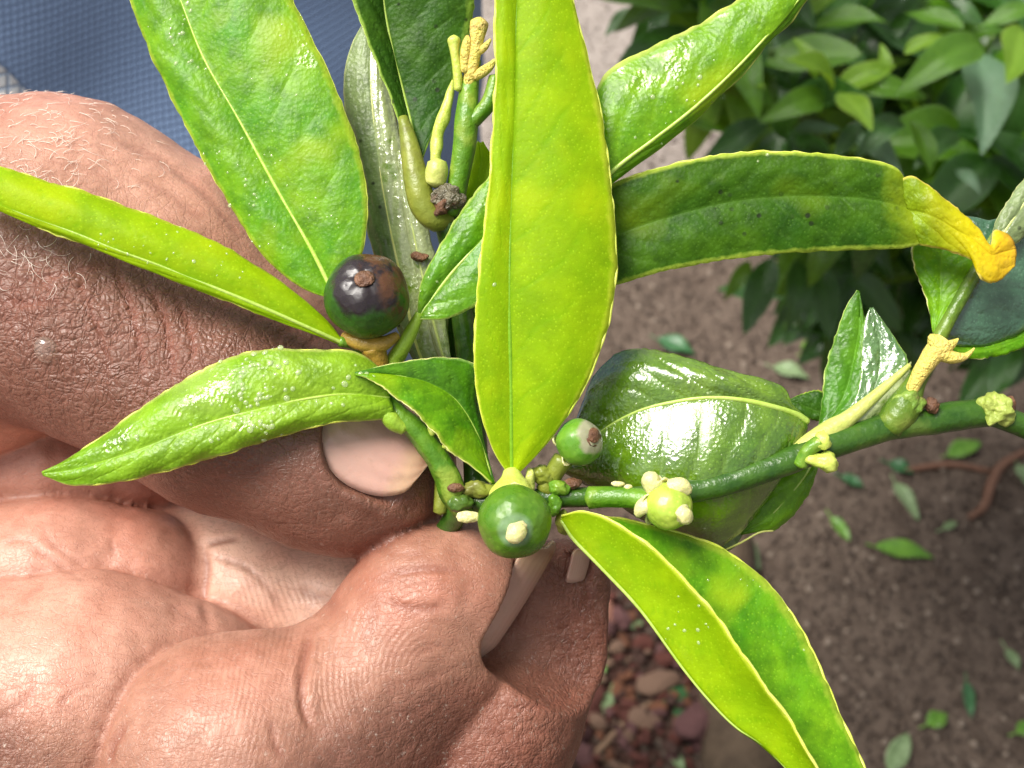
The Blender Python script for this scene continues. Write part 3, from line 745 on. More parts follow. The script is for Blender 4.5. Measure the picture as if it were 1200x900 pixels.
TIPYEL = leaf_mat('leaf_yellow_tip', (0.022, 0.088, 0.002), (0.062, 0.155, 0.003), transl=0.26, tcol=(0.3, 0.5, 0.0), rough=0.5, wet=0.1, bump=0.3, spec=0.18, blotch=(0.12, 0.21, 0.004), specks=0.9, edge=(0.36, 0.48, 0.05), edgew=0.90, tip=[(0.90, 1.02, (0.26, 0.34, 0.008))])
YELTIP = leaf_mat('leaf_yellowing', (0.18, 0.34, 0.006), (0.28, 0.42, 0.008), transl=0.35, spec=.3, tcol=(0.85, 0.6, 0.0), rough=0.36, wet=0.3, bump=0.35, tip=[(0.10, 0.55, (0.64, 0.58, 0.006)), (0.55, 0.85, (0.84, 0.58, 0.02)), (0.93, 1.06, (0.50, 0.24, 0.04))], edge=(0.75, 0.66, 0.12))
GLOSSY = leaf_mat('leaf_glossy', (0.075, 0.19, 0.004), (0.16, 0.285, 0.006), transl=0.2, tcol=(0.4, 0.6, 0.0), rough=0.24, wet=0.6, bump=0.5, spec=1.0, coat=1.0, edge=(0.22, 0.40, 0.05), edgew=0.94)
SHEEN = leaf_mat('leaf_painted_sheen', (0.42, 0.50, 0.20), (0.50, 0.56, 0.30), transl=0.25, rough=0.16, wet=0.9, bump=0.4, spec=1.0, coat=1.0, edge=(0.45, 0.52, 0.2), grime=(0.16, 0.27, 0.02))  # pale base colour paints in the bright sheen of a wet leaf
SPECK = leaf_mat('leaf_speckled', (0.20, 0.27, 0.12), (0.26, 0.34, 0.12), transl=0.2, rough=0.4, wet=0.3, bump=0.4, specks=1.0, edge=(0.6, 0.64, 0.3))
TEAL = leaf_mat('leaf_bluegreen', (0.035, 0.11, 0.055), (0.07, 0.17, 0.09), transl=0.12, rough=0.25, wet=0.8, bump=0.5, spec=0.8, coat=0.8, edge=(0.12, 0.25, 0.08))

# A: the large upright leaf in front
leaf([(598, 560, 22), (576, 522, 30), (561, 470, 38), (556, 420, 44), (560, 340, 50), (573, 220, 54), (581, 100, 54), (581, 0, 52), (592, -60, 50), (625, -120, 46)],
     [(600, 562, 20), (599, 460, 36), (597, 350, 46), (599, 240, 50), (603, 120, 50), (606, 0, 48), (615, -70, 46), (626, -122, 44)],
     [(602, 560, 22), (640, 520, 32), (681, 460, 38), (710, 390, 42), (722, 320, 44), (719, 250, 46), (705, 140, 46), (689, 70, 46), (671, 0, 46), (650, -70, 46), (627, -120, 46)],
     LIME, bulge=(3, 10), quilt=0.3, veins=10, edge_wave=2.0, seed=1, rib=2.6, rib_side=-1, rib_mat=MIDRIB_DARK, rim=3.0, m=18, n=120)
# B: upper left, wet
leaf([(394, 352, 20), (352, 336, 18), (310, 300, 12), (270, 240, 4), (225, 160, -6), (190, 90, -14), (160, 20, -22), (140, -50, -30), (150, -110, -36)],
     [(394, 350, 20), (365, 292, 16), (325, 222, 10), (280, 140, 2), (240, 70, -6), (212, 0, -14), (192, -60, -22), (152, -112, -34)],
     [(396, 348, 20), (424, 296, 22), (430, 232, 20), (418, 170, 14), (388, 92, 6), (352, 20, -2), (320, -40, -10), (260, -95, -20), (154, -112, -34)],
     BRIGHT, bulge=(7, 7), quilt=1.4, veins=9, edge_wave=3, seed=2, rib=2.3, rib_mat=MIDRIB_SOFT, rim=1.8, m=16, n=110)
# C: long leaf to the left edge
leaf([(402, 400, 26), (372, 366, 28), (300, 311, 34), (230, 275, 40), (130, 236, 46), (60, 215, 50), (0, 197, 52), (-60, 184, 54), (-110, 190, 56)],
     [(402, 402, 26), (362, 384, 38), (300, 357, 48), (205, 318, 56), (140, 294, 62), (80, 270, 64), (20, 248, 66), (-50, 218, 64), (-110, 194, 58)],
     [(402, 404, 24), (360, 388, 36), (300, 366, 44), (200, 326, 52), (140, 302, 56), (80, 280, 58), (30, 259, 60), (-30, 234, 60), (-110, 197, 58)],
     LIME, bulge=(9, 2), quilt=0.6, veins=11, edge_wave=4, seed=3, rib=2.0, rim=2.4, m=12, n=110)
# D: lower left, covered in dew
leaf([(452, 438, 28), (420, 414, 34), (370, 410, 40), (300, 412, 44), (258, 425, 46), (200, 455, 50), (150, 490, 54), (100, 525, 58), (72, 543, 60), (50, 553, 62)],
     [(456, 466, 30), (405, 462, 48), (345, 470, 58), (285, 484, 64), (225, 502, 68), (170, 524, 70), (120, 541, 68), (85, 550, 66), (50, 555, 62)],
     [(462, 490, 28), (420, 493, 40), (390, 494, 46), (350, 505, 52), (300, 520, 58), (230, 541, 62), (180, 555, 64), (120, 566, 64), (80, 567, 63), (52, 557, 62)],
     DEW, bulge=(9, 9), quilt=1.0, veins=9, edge_wave=4, seed=4, rib=1.6, rim=2.6, rim_mat=MARGIN, m=14, n=100)
# E: small folded leaf at the centre
leaf([(580, 566, 10), (566, 520, -4), (558, 470, -8), (556, 428, 2), (520, 420, 16), (470, 425, 34), (440, 431, 44), (416, 437, 50)],
     [(578, 568, 8), (560, 512, 4), (535, 470, 12), (505, 450, 24), (470, 441, 36), (440, 438, 46), (416, 438, 50)],
     [(576, 566, 14), (548, 542, 24), (527, 528, 32), (508, 506, 40), (488, 484, 46), (452, 456, 52), (432, 444, 54), (416, 439, 50)],
     DEEP, mat_right=BRIGHT, bulge=(4, 5), quilt=1.2, veins=6, edge_wave=2.5, seed=5, rib=1.6, rim=1.8, rim_mat=MARGIN_CREAM, n=70)
# F: right of the blackened fruit
leaf([(489, 372, 22), (494, 332, 24), (515, 290, 20), (545, 242, 16), (578, 203, 12), (625, 160, 8), (670, 130, 6)],
     [(490, 373, 20), (528, 322, 22), (570, 276, 20), (610, 236, 16), (645, 190, 12), (672, 130, 6)],
     [(491, 374, 24), (524, 373, 28), (562, 355, 28), (592, 330, 26), (632, 285, 22), (660, 220, 18), (674, 130, 6)],
     MIDGR, bulge=(6, 6), quilt=1.4, veins=7, edge_wave=2.5, seed=6, rib=2.2, rim=1.6, rim_mat=MARGIN_GREEN, n=70)
# G: dark leaf pointing down at the top
leaf([(482, 190, -8), (470, 150, -12), (455, 110, -12), (432, 52, -8), (410, -10, -4), (395, -80, 0), (420, -150, 4)],
     [(490, 192, -14), (480, 140, -26), (465, 80, -30), (452, 20, -28), (445, -40, -22), (440, -100, -12), (424, -150, 4)],
     [(494, 190, -12), (510, 150, -22), (532, 100, -28), (548, 45, -26), (556, -15, -22), (540, -90, -14), (428, -150, 4)],
     DARK, bulge=(4, 6), quilt=2.0, veins=8, edge_wave=2.5, seed=7, rib=2.4, rim=1.2, rim_mat=MARGIN_GREEN, n=80)
# H: upper right
leaf([(690, 130, 14), (712, 84, 16), (760, 58, 18), (820, 28, 24), (870, -2, 28), (920, -36, 32), (985, -62, 36), (1040, -80, 38)],
     [(690, 226, 18), (728, 192, 24), (768, 162, 28), (815, 125, 32), (865, 78, 36), (915, 24, 38), (968, -34, 40), (1042, -82, 38)],
     [(690, 234, 8), (722, 210, 12), (762, 182, 14), (812, 142, 18), (862, 93, 22), (912, 40, 26), (968, -22, 30), (1044, -84, 38)],
     HWET, bulge=(8, 2), quilt=1.2, veins=9, edge_wave=3, seed=8, rib=2.2, rib_mat=MIDRIB_SOFT, rim=2.0, n=100, m=14)
# I: long dark leaf on the right and its folded yellow tip
leaf([(690, 236, 0), (722, 214, 4), (780, 195, 8), (850, 181, 12), (920, 178, 16), (1000, 185, 20), (1046, 195, 22), (1060, 210, 20)],
     [(690, 290, -6), (760, 262, 2), (850, 238, 8), (930, 230, 12), (1000, 232, 16), (1040, 238, 20), (1068, 246, 20)],
     [(690, 345, 2), (728, 332, 4), (790, 315, 6), (870, 302, 8), (950, 295, 12), (1030, 292, 16), (1058, 291, 18), (1080, 286, 20)],
     TIPYEL, bulge=(4, 5), quilt=1.4, veins=9, edge_wave=3, seed=9, rib=1.0, rib_side=-1, rib_mat=MIDRIB_DARK, rim=2.6, rim_sides='L', rim_mat=MARGIN, n=100, m=14, label='long dark green leaf with a light scalloped margin')
leaf([(1056, 210, 20), (1072, 208, 28), (1108, 234, 34), (1140, 262, 36), (1160, 288, 36), (1166, 270, 30), (1180, 274, 24)],
     [(1064, 246, 20), (1090, 252, 32), (1122, 270, 38), (1146, 286, 40), (1160, 298, 40), (1172, 296, 34), (1190, 292, 26)],
     [(1078, 287, 20), (1106, 292, 28), (1128, 299, 32), (1140, 306, 36), (1150, 326, 38), (1168, 330, 34), (1188, 312, 26)],
     YELTIP, bulge=(4, 3), quilt=1.5, veins=5, edge_wave=2.5, seed=10, rib=0, rim=1.8, rim_mat=plain_mat('margin_yellow', (0.76, 0.64, 0.12), (0.46, 0.27, 0.06), 0.4, 500, 0.2, sss=.3), n=60, label='folded tip of the dark leaf, yellow turning orange')
# J: big glossy curled leaf
leaf([(946, 492, -10), (926, 474, -2), (921, 458, 0), (905, 448, 0), (850, 434, -4), (790, 416, -22), (742, 409, -38), (706, 428, -52), (680, 480, -54), (660, 540, -56)],
     [(946, 494, -8), (930, 484, 0), (900, 475, 8), (866, 468, 9), (830, 466, 6), (790, 471, -2), (750, 481, -12), (714, 499, -26), (685, 520, -36), (658, 545, -54)],
     [(946, 496, -12), (940, 520, -16), (926, 545, -18), (900, 582, -24), (872, 618, -36), (840, 640, -50), (790, 628, -60), (740, 600, -66), (700, 575, -66), (656, 550, -58)],
     GLOSSY, bulge=(14, 46), quilt=3.0, veins=8, edge_wave=2, seed=11, rib=3.2, rib_mat=MIDRIB, rim=1.2, rim_mat=MARGIN_GREEN, n=110, m=20, label='broad glossy curled leaf reflecting the sky')
# curled underside and the leaf beside it
leaf([(795, 600, -66), (815, 618, -62), (838, 640, -62), (850, 646, -66)], [(780, 586, -84), (826, 594, -70), (852, 612, -64), (862, 640, -66)], [(770, 575, -92), (840, 575, -80), (866, 596, -70), (872, 622, -68)],
     SPECK, bulge=(3, 3), quilt=1, veins=3, edge_wave=2, seed=12, rib=0, rim=1.4, rim_mat=MARGIN_GREEN, n=30, m=8, label='curled grey green leaf piece with black spots')
leaf([(958, 520, -74), (936, 538, -62), (905, 566, -58), (884, 596, -58), (868, 622, -60)], [(960, 522, -74), (944, 556, -58), (920, 586, -54), (898, 608, -54), (868, 624, -60)], [(962, 522, -74), (954, 560, -66), (936, 594, -66), (912, 618, -66), (868, 626, -60)],
     MIDGR, bulge=(3, 4), quilt=1.5, veins=5, edge_wave=2, seed=13, rib=1.6, rim=1.6, rim_mat=MARGIN_GREEN, n=40, m=9)
# L: small brown-edged leaf behind
leaf([(975, 496, -40), (940, 488, -42), (926, 478, -44), (924, 472, -46)], [(976, 490, -40), (955, 482, -42), (938, 474, -44), (925, 470, -46)], [(977, 470, -42), (960, 458, -44), (940, 462, -46), (926, 469, -46)],
     DARK, bulge=(2, 2), quilt=1, veins=3, edge_wave=2, seed=14, rib=0, rim=1.6, rim_mat=plain_mat('margin_brown', (0.36, 0.26, 0.05), (0.30, 0.16, 0.04), 0.5, 500, 0.2), n=24, m=7, label='small dark leaf with a browned edge')
# M: folded torn leaf with two points
leaf([(958, 506, -18), (964, 470, -26), (968, 432, -30), (980, 392, -32), (992, 360, -32), (1004, 340, -32)],
     [(962, 504, -12), (980, 482, -16), (994, 450, -22), (1002, 416, -26), (1007, 382, -28), (1006, 341, -32)],
     [(966, 502, -8), (990, 487, -8), (1010, 464, -12), (1019, 432, -18), (1018, 402, -24), (1014, 378, -27), (1007, 342, -31)],
     DEEP, bulge=(3, 2), quilt=1.2, veins=6, edge_wave=2, seed=15, rib=0, rim=1.8, rim_mat=MARGIN_GREEN, n=50, m=9, rim_sides='L')
leaf([(968, 502, -6), (988, 487, -6), (1004, 462, -10), (1009, 430, -16), (1010, 400, -21), (1013, 378, -25), (1019, 361, -28)],
     [(972, 502, -4), (1000, 484, -4), (1022, 462, -8), (1030, 432, -16), (1030, 398, -22), (1021, 361, -28)],
     [(976, 502, -2), (1010, 480, 0), (1040, 455, -2), (1064, 428, -8), (1048, 396, -18), (1023, 361, -28)],
     GLOSSDEEP, bulge=(2, 3), quilt=1.6, veins=6, edge_wave=2, seed=16, rib=0, rim=1.2, rim_mat=MARGIN_GREEN, n=50, m=9, rim_sides='R')
leaf([(968, 506, -2), (1000, 484, 0), (1034, 456, -2), (1068, 424, -8)], [(968, 510, 0), (1000, 492, 2), (1034, 464, 0), (1066, 432, -6)], [(970, 516, -6), (1004, 506, -6), (1034, 480, -8), (1060, 446, -12)],
     SHEEN, bulge=(1, 2), quilt=1, veins=4, edge_wave=2, seed=17, rib=0, rim=1.6, rim_mat=MARGIN_CREAM, n=30, m=6)  # bright highlight along the fold, painted by the pale leaf colour
# N, O: leaves at the right edge
leaf([(1094, 392, -24), (1096, 370, -30), (1086, 336, -34), (1074, 316, -38), (1069, 292, -40), (1092, 272, -42), (1130, 254, -44), (1166, 262, -44), (1204, 205, -46)],
     [(1095, 394, -20), (1112, 366, -20), (1130, 338, -22), (1146, 312, -26), (1160, 286, -30), (1174, 262, -36), (1186, 244, -40), (1196, 228, -44), (1206, 206, -46)],
     [(1097, 395, -24), (1124, 404, -32), (1160, 404, -36), (1200, 386, -38), (1236, 360, -40), (1250, 320, -42), (1246, 280, -44), (1232, 240, -46), (1208, 206, -46)],
     TEAL, bulge=(4, 7), quilt=2.4, veins=7, edge_wave=3, seed=18, rib=0, rim=1.6, rim_mat=MARGIN_GREEN, n=70, m=14, label='blue green glossy leaf at the end of the side shoot')
leaf([(1094, 390, -18), (1090, 366, -24), (1082, 338, -28), (1073, 316, -32), (1069, 292, -34), (1078, 276, -36), (1118, 262, -38)],
     [(1095, 391, -16), (1100, 366, -19), (1102, 340, -22), (1102, 316, -26), (1104, 292, -30), (1108, 276, -34), (1120, 262, -38)],
     [(1097, 390, -14), (1112, 364, -14), (1128, 338, -16), (1140, 314, -20), (1148, 290, -24), (1146, 272, -30), (1122, 262, -38)],
     BRIGHT, bulge=(3, 3), quilt=1.6, veins=7, edge_wave=2, seed=19, rib=0, rim=2.0, rim_mat=MARGIN_CREAM, n=50, m=10, rim_sides='L')
leaf([(1160, 292, -14), (1166, 264, -16), (1180, 238, -18), (1204, 206, -20), (1240, 170, -20)], [(1162, 294, -10), (1178, 270, -10), (1196, 244, -12), (1220, 210, -14), (1242, 172, -20)], [(1164, 296, -12), (1192, 284, -14), (1216, 254, -16), (1236, 220, -18), (1244, 174, -20)],
     SPECK, bulge=(3, 3), quilt=1.5, veins=6, edge_wave=2, seed=20, rib=1.8, rib_mat=MIDRIB_PALE, rim=1.2, n=40, m=8, label='grey speckled leaf at the right edge')
leaf([(1100, 398, -36), (1130, 404, -40), (1170, 398, -42), (1215, 378, -44)], [(1102, 402, -32), (1134, 412, -34), (1172, 406, -36), (1216, 388, -40)], [(1104, 408, -34), (1138, 420, -36), (1174, 415, -38), (1216, 400, -42)],
     BRIGHT, bulge=(1, 1), quilt=1, veins=12, edge_wave=5, seed=21, rib=0, rim=1.4, rim_mat=MARGIN_CREAM, n=40, m=6)
# R: the folded leaf hanging at the lower right
leaf([(658, 604, 34), (684, 599, 46), (720, 612, 60), (762, 641, 76), (803, 681, 90), (842, 727, 102), (882, 782, 112), (921, 840, 120), (956, 896, 126), (985, 950, 130), (1010, 1010, 132)],
     [(658, 610, 30), (672, 632, 34), (706, 667, 42), (752, 717, 52), (800, 783, 62), (832, 822, 70), (862, 852, 78), (892, 872, 86), (926, 906, 94), (960, 950, 104), (1012, 1012, 130)],
     [(662, 606, 26), (712, 606, 10), (752, 614, 0), (800, 627, -6), (850, 645, -6), (890, 675, -2), (922, 712, 6), (950, 760, 18), (976, 820, 32), (1000, 870, 46), (1014, 900, 56), (1030, 950, 76), (1014, 1010, 130)],
     LIME, bulge=(6, -6), quilt=0.5, veins=10, edge_wave=3.0, seed=22, rib=2.0, rim=3.0, rim_mat=MARGIN, m=16, n=120, mat_right=BRIGHT)
# Q: long wet leaf, silvery sheen put into its colour, behind the blackened fruit
leaf([(520, 470, -70), (478, 410, -68), (452, 340, -66), (432, 270, -66), (414, 190, -68), (404, 120, -70), (410, 60, -72), (436, 10, -74)],
     [(522, 472, -66), (490, 410, -60), (474, 340, -56), (460, 280, -54), (447, 210, -54), (438, 140, -56), (434, 80, -62), (438, 10, -74)],
     [(524, 472, -66), (524, 420, -64), (522, 350, -62), (502, 290, -60), (486, 230, -60), (470, 165, -62), (452, 90, -66), (440, 10, -74)],
     SPECK, mat_right=SHEEN, bulge=(4, 5), quilt=2, veins=5, edge_wave=3, seed=24, rib=2.0, rib_mat=MARGIN_CREAM, rim=1.4, rim_mat=MARGIN_GREEN, n=70, m=12, label='narrow silvery wet leaf with a pale ridge behind the blackened fruit')
leaf([(530, 455, -60), (508, 400, -56), (490, 330, -54), (476, 260, -52), (466, 180, -52)], [(532, 456, -58), (512, 392, -50), (496, 326, -48), (480, 250, -46), (467, 178, -52)], [(534, 456, -58), (524, 392, -52), (514, 320, -50), (494, 245, -50), (468, 176, -52)],
     SHEEN, bulge=(2, 2), quilt=1, veins=4, edge_wave=2, seed=25, rib=1.8, rib_mat=MIDRIB_PALE, rim=1.2, rim_mat=MARGIN_CREAM, n=40, m=8)
# dark leaf added to fill the gap and the pale one behind the knob
leaf([(560, 470, -90), (520, 430, -92), (512, 380, -94), (530, 330, -96)], [(562, 472, -88), (545, 425, -86), (540, 380, -88), (545, 330, -92)], [(564, 470, -88), (578, 425, -88), (580, 380, -90), (562, 330, -94)],
     DARK, bulge=(2, 2), quilt=1, veins=4, edge_wave=2, seed=26, rib=0, rim=0, n=24, m=6)
leaf([(520, 262, -40), (530, 225, -40), (548, 190, -40), (560, 165, -42)], [(522, 264, -36), (548, 232, -34), (562, 200, -36), (562, 168, -42)], [(524, 266, -36), (566, 240, -36), (585, 205, -38), (566, 166, -42)],
     LIME, bulge=(2, 2), quilt=1, veins=4, edge_wave=2, seed=27, rib=0, rim=1.2, n=24, m=7)

# ---- stems
STEM_DARK = plain_mat('stem_dark', (0.018, 0.065, 0.005), (0.045, 0.115, 0.010), 0.3, 350, 0.4, c3=(0.085, 0.15, 0.02))
STEM_GREEN = plain_mat('stem_green', (0.065, 0.18, 0.008), (0.13, 0.27, 0.015), 0.36, 350, 0.5, c3=(0.24, 0.34, 0.04))
BUDM2 = plain_mat('petiole_green', (0.22, 0.40, 0.02), (0.30, 0.46, 0.04), 0.38, 500, 0.4, sss=.1)
STEM_OLIVE = plain_mat('stem_olive', (0.16, 0.20, 0.02), (0.22, 0.25, 0.03), 0.4, 350, 0.4, c3=(0.13, 0.13, 0.025))
STEM_PALE = plain_mat('stem_pale', (0.42, 0.48, 0.10), (0.50, 0.52, 0.14), 0.4, 400, 0.4, sss=.2)
CREAM = plain_mat('calyx_cream', (0.62, 0.60, 0.25), (0.70, 0.64, 0.30), 0.45, 500, 0.5, sss=.4)
YEL = plain_mat('calyx_yellow', (0.74, 0.62, 0.12), (0.76, 0.58, 0.14), 0.45, 900, 1.0, sss=.05, c3=(0.70, 0.50, 0.16), dist=0.0005)
AMBER = plain_mat('calyx_amber', (0.42, 0.26, 0.035), (0.30, 0.20, 0.03), 0.32, 500, 0.5, c3=(0.20, 0.08, 0.03))
BROWN = plain_mat('scar_brown', (0.20, 0.09, 0.04), (0.09, 0.04, 0.022), 0.6, 900, 0.9)
KNOB = plain_mat('bark_grey', (0.09, 0.075, 0.045), (0.20, 0.18, 0.12), 0.3, 700, 1.0, c3=(0.12, 0.05, 0.02), dist=0.0006)
BUDM = plain_mat('bud_lime', (0.42, 0.52, 0.07), (0.52, 0.58, 0.12), 0.38, 500, 0.4, sss=.3)

tube('stem', [(1215, 506, -22, 13), (1172, 488, -18, 14), (1150, 484, -16, 16), (1105, 490, -12, 17), (1060, 497, -8, 16.5), (1030, 503, -4, 16), (960, 526, 6, 16), (900, 549, 12, 15), (850, 566, 14, 14), (800, 577, 14, 13), (740, 582, 10, 11), (690, 582, 8, 11), (640, 584, 4, 12), (590, 590, 0, 13), (550, 590, -14, 14), (520, 625, -60, 12), (470, 700, -130, 11)], STEM_DARK, branch, 110, 14, 0.07, 500)
tube('side_stem', [(1040, 502, -2, 16), (1058, 478, 0, 19), (1072, 450, -2, 12), (1090, 418, -8, 10), (1108, 382, -10, 8), (1130, 342, -14, 8), (1150, 306, -20, 7), (1166, 276, -24, 5)], plain_mat('stem_olive_green', (0.06, 0.13, 0.008), (0.13, 0.21, 0.015), 0.36, 350, 0.5, c3=(0.20, 0.26, 0.04)), branch, 50, 12, 0.08, 500)
tube('petiole', [(920, 540, 14, 8), (945, 522, 6, 11), (975, 503, 2, 12), (1000, 486, 2, 9), (1066, 428, -6, 3)], STEM_PALE, branch, 30, 10, 0.06, 500)
tube('stem', [(545, 600, -6, 12), (532, 578, 2, 15), (522, 552, 8, 14), (504, 524, 14, 13), (484, 500, 18, 12), (464, 484, 18, 12), (446, 458, 14, 11), (434, 428, 8, 10), (420, 410, 0, 9)], STEM_GREEN, branch, 50, 12, 0.10, 500, 5)
tube('petiole', [(446, 466, 26, 8), (452, 482, 27, 9.5), (461, 494, 26, 10), (474, 502, 22, 8)], BUDM2, branch, 20, 12, 0.1, 500)
tube('petiole', [(492, 368, 20, 6), (484, 384, 18, 7.5), (473, 404, 12, 9), (464, 420, 6, 10), (452, 440, 4, 8)], BUDM2, branch, 20, 10, 0.06, 500)
tube('petiole', [(398, 400, 26, 6), (420, 404, 14, 8), (440, 418, 8, 8)], STEM_GREEN, branch, 16, 10, 0.05, 500)
tube('stem', [(516, 600, -30, 8), (518, 540, -30, 8), (517, 500, -30, 8), (516, 470, -40, 8), (545, 430, -50, 4), (551, 380, -54, 3)], STEM_OLIVE, branch, 30, 10, 0.08, 500)
tube('petiole', [(472, 138, -16, 6), (479, 165, -8, 10), (484, 192, -4, 13), (489, 216, -2, 15), (496, 240, -2, 16), (510, 257, -6, 14), (528, 256, -14, 10)], STEM_OLIVE, branch, 26, 12, 0.05, 400)
tube('stem', [(560, 600, -30, 14), (556, 520, -60, 14), (548, 420, -60, 13), (535, 320, -40, 13), (524, 258, -16, 15)], STEM_DARK, branch, 30, 12, 0.06, 400)
tube('flower_stalk', [(530, 250, -8, 11), (536, 215, -4, 12), (543, 180, 0, 13), (546, 150, 2, 14), (548, 120, 2, 12), (551, 96, 2, 10), (556, 70, 2, 8)], STEM_GREEN, branch, 30, 12, 0.07, 400)
tube('flower_stalk', [(546, 148, 4, 9), (560, 136, 6, 9), (574, 118, 8, 9), (580, 90, 8, 7)], STEM_GREEN, branch, 20, 10, 0.07, 400)
tube('flower_stalk', [(537, 105, 8, 5), (536, 84, 10, 5.5), (533, 64, 12, 5), (532, 53, 12, 6.5), (532, 47, 12, 8), (532, 43, 12, 5)], BUDM, branch, 22, 10, 0.08, 500)
tube('bud_stub', [(510, 196, -2, 6), (511, 172, -2, 7), (515, 150, -2, 8), (522, 130, -4, 6.5), (527, 112, -6, 5), (531, 94, -8, 1.5)], BUDM, branch, 24, 10, 0.35, 700)
tube('bud_stub', [(510, 215, 2, 12), (512, 200, 4, 13), (512, 190, 4, 11)], STEM_PALE, branch, 14, 12, 0.06, 500)
def blob(name, u, v, z, rx, ry, rz, mat, parent, lump=0.25, sc=900, sub=3, rot=0):
    bm = bmesh.new(); bmesh.ops.create_icosphere(bm, subdivisions=sub, radius=1)
    V = []; c = P(u, v, z)
    for vt in bm.verts:
        p = vt.co; ca, sa = math.cos(rot), math.sin(rot)
        x, y = p.x * rx, p.y * ry
        w = RGT * (ca * x - sa * y) * S0 + UPV * (sa * x + ca * y) * S0 - FWD * p.z * rz * S0
        k = 1 + lump * (nz(c + w, sc * 1.3) + 0.6 * nz(c + w, sc * 3.1))
        V.append(c + w * k)
    F = [tuple(vv.index for vv in f.verts) for f in bm.faces]; bm.free()
    return mesh_obj(name, V, F, mat, parent)
blob('bark_knob', 524, 232, 4, 19, 14, 12, KNOB, branch, 0.4, 800, 4)
blob('bark_knob', 517, 242, 8, 10, 9, 8, BROWN, branch, 0.6, 900)
blob('bark_knob', 1166, 479, -8, 19, 18, 16, plain_mat('knob_lime', (0.26, 0.34, 0.05), (0.40, 0.46, 0.10), 0.45, 420, 0.9, c3=(0.16, 0.10, 0.04)), branch, 0.42, 700, 4)
blob('bark_knob', 1184, 476, -10, 6, 10, 8, BROWN, branch, 0.5, 900)
blob('bark_knob', 1092, 474, 8, 8, 9, 8, BROWN, branch, 0.5, 900)
blob('bark_knob', 1066, 472, 6, 18, 15, 12, plain_mat('node_green', (0.11, 0.22, 0.02), (0.22, 0.32, 0.05), 0.42, 420, 0.9, c3=(0.16, 0.09, 0.04)), branch, 0.34, 600, 4)
blob('bark_knob', 493, 301, -40, 9, 6, 6, BROWN, branch, 0.6, 900)

# ---- withered flowers
def flower(pts, r0, r1, sep, mat, tipdir):
    o = tube('withered_flower', [(*p, r) for p, r in zip(pts, np.linspace(r0, r1, len(pts)))], mat, branch, 24, 14, 0.12, 500)
    for (pp) in sep: tube('sepal', pp, mat, o, 14, 8, 0.08, 500)
    return o
flower([(1066, 462, 6), (1074, 446, 10), (1082, 432, 12), (1090, 420, 13), (1098, 410, 13), (1106, 403, 12)], 7, 14, [
    [(1100, 410, 16, 9), (1095, 401, 17, 8), (1091, 393, 17, 4)], [(1104, 406, 16, 9), (1114, 404, 18, 6), (1123, 397, 18, 1.2)], [(1102, 414, 16, 9), (1118, 419, 18, 7), (1132, 417, 18, 4), (1142, 408, 18, 1)]], YEL, None)
o_ = tube('withered_flower', [(549, 100, 6, 6), (552, 82, 10, 7), (556, 66, 14, 6.5), (559, 50, 16, 7), (560, 38, 16, 9.5), (562, 27, 16, 10), (563, 22, 16, 5)], YEL, branch, 28, 14, 0.15, 400)
tube('sepal', [(545, 84, 12, 5), (545, 66, 14, 6), (547, 50, 16, 5), (548, 42, 16, 2)], YEL, o_, 14, 10, 0.1, 400)
tube('sepal', [(556, 90, 10, 5), (566, 84, 12, 6), (574, 78, 14, 5), (580, 70, 14, 2)], YEL, o_, 14, 10, 0.1, 400)
tube('sepal', [(560, 62, 16, 4), (568, 55, 18, 4), (575, 46, 18, 1.5)], YEL, o_, 14, 10, 0.1, 400)
tube('bud_stub', [(938, 545, 22, 9), (944, 532, 26, 8), (952, 524, 28, 8), (962, 518, 30, 9)], STEM_GREEN, branch, 16, 10, 0.1, 500)
blob('flower_bud', 964, 518, 32, 9, 9, 8, BUDM, branch, 0.5, 700)
blob('flower_bud', 966, 541, 30, 16, 9, 9, BUDM, branch, 0.6, 600, 3, -0.3)
tube('tendril', [(846, 646, -58, 1.2), (868, 636, -50, 1.3), (890, 624, -46, 1.2), (906, 622, -46, 1.0)], STEM_PALE, branch, 16, 6)

# ---- fruits
def fruit_mat(name, base, base2, spot=None, spot_dir=None, ring=None, spot2=None):
    t = NT(name); o = t.obj(); a = t.attr('pole')
    n = t.noise(o, 500, 4, 0.6)
    col = t.mix(t.maprange(n, 0.35, 0.65), base, base2)
    col = t.mix(t.math('MULTIPLY', t.maprange(t.voro(o, 1300), 0.25, 0.1), 0.4), col, tuple(c * 1.5 for c in base2))
    an = t.math('ADD', a, t.math('MULTIPLY', t.math('SUBTRACT', t.noise(o, 260, 4), 0.5), 0.85 if spot else 0.06))
    if spot: col = t.mix(t.maprange(an, 0.58, 0.72), col, spot)
    if spot2: col = t.mix(t.math('MULTIPLY', t.maprange(t.noise(o, 300, 5, .7), 0.40, 0.50), t.maprange(t.math('ADD', t.attr('side'), t.math('MULTIPLY', t.noise(o, 260, 3), 0.5)), 0.45, 0.75)), col, spot2)
    if ring: col = t.mix(t.math('MULTIPLY', t.maprange(a, 0.86, 0.92), 0.8), col, ring)
    pr = t.principled(Base_Color=col, Roughness=t.maprange(n, 0.3, 0.7, 0.20, 0.44), Specular_IOR_Level=0.5, Normal=t.bump(t.math('ADD', t.voro(o, 1300), t.math('MULTIPLY', n, 0.6)), 0.22, 0.0003))
    pr.inputs['Subsurface Weight'].default_value = 0.1; pr.inputs['Subsurface Radius'].default_value = (.4, .8, .1); pr.inputs['Subsurface Scale'].default_value = 0.001
    return t.done(pr)
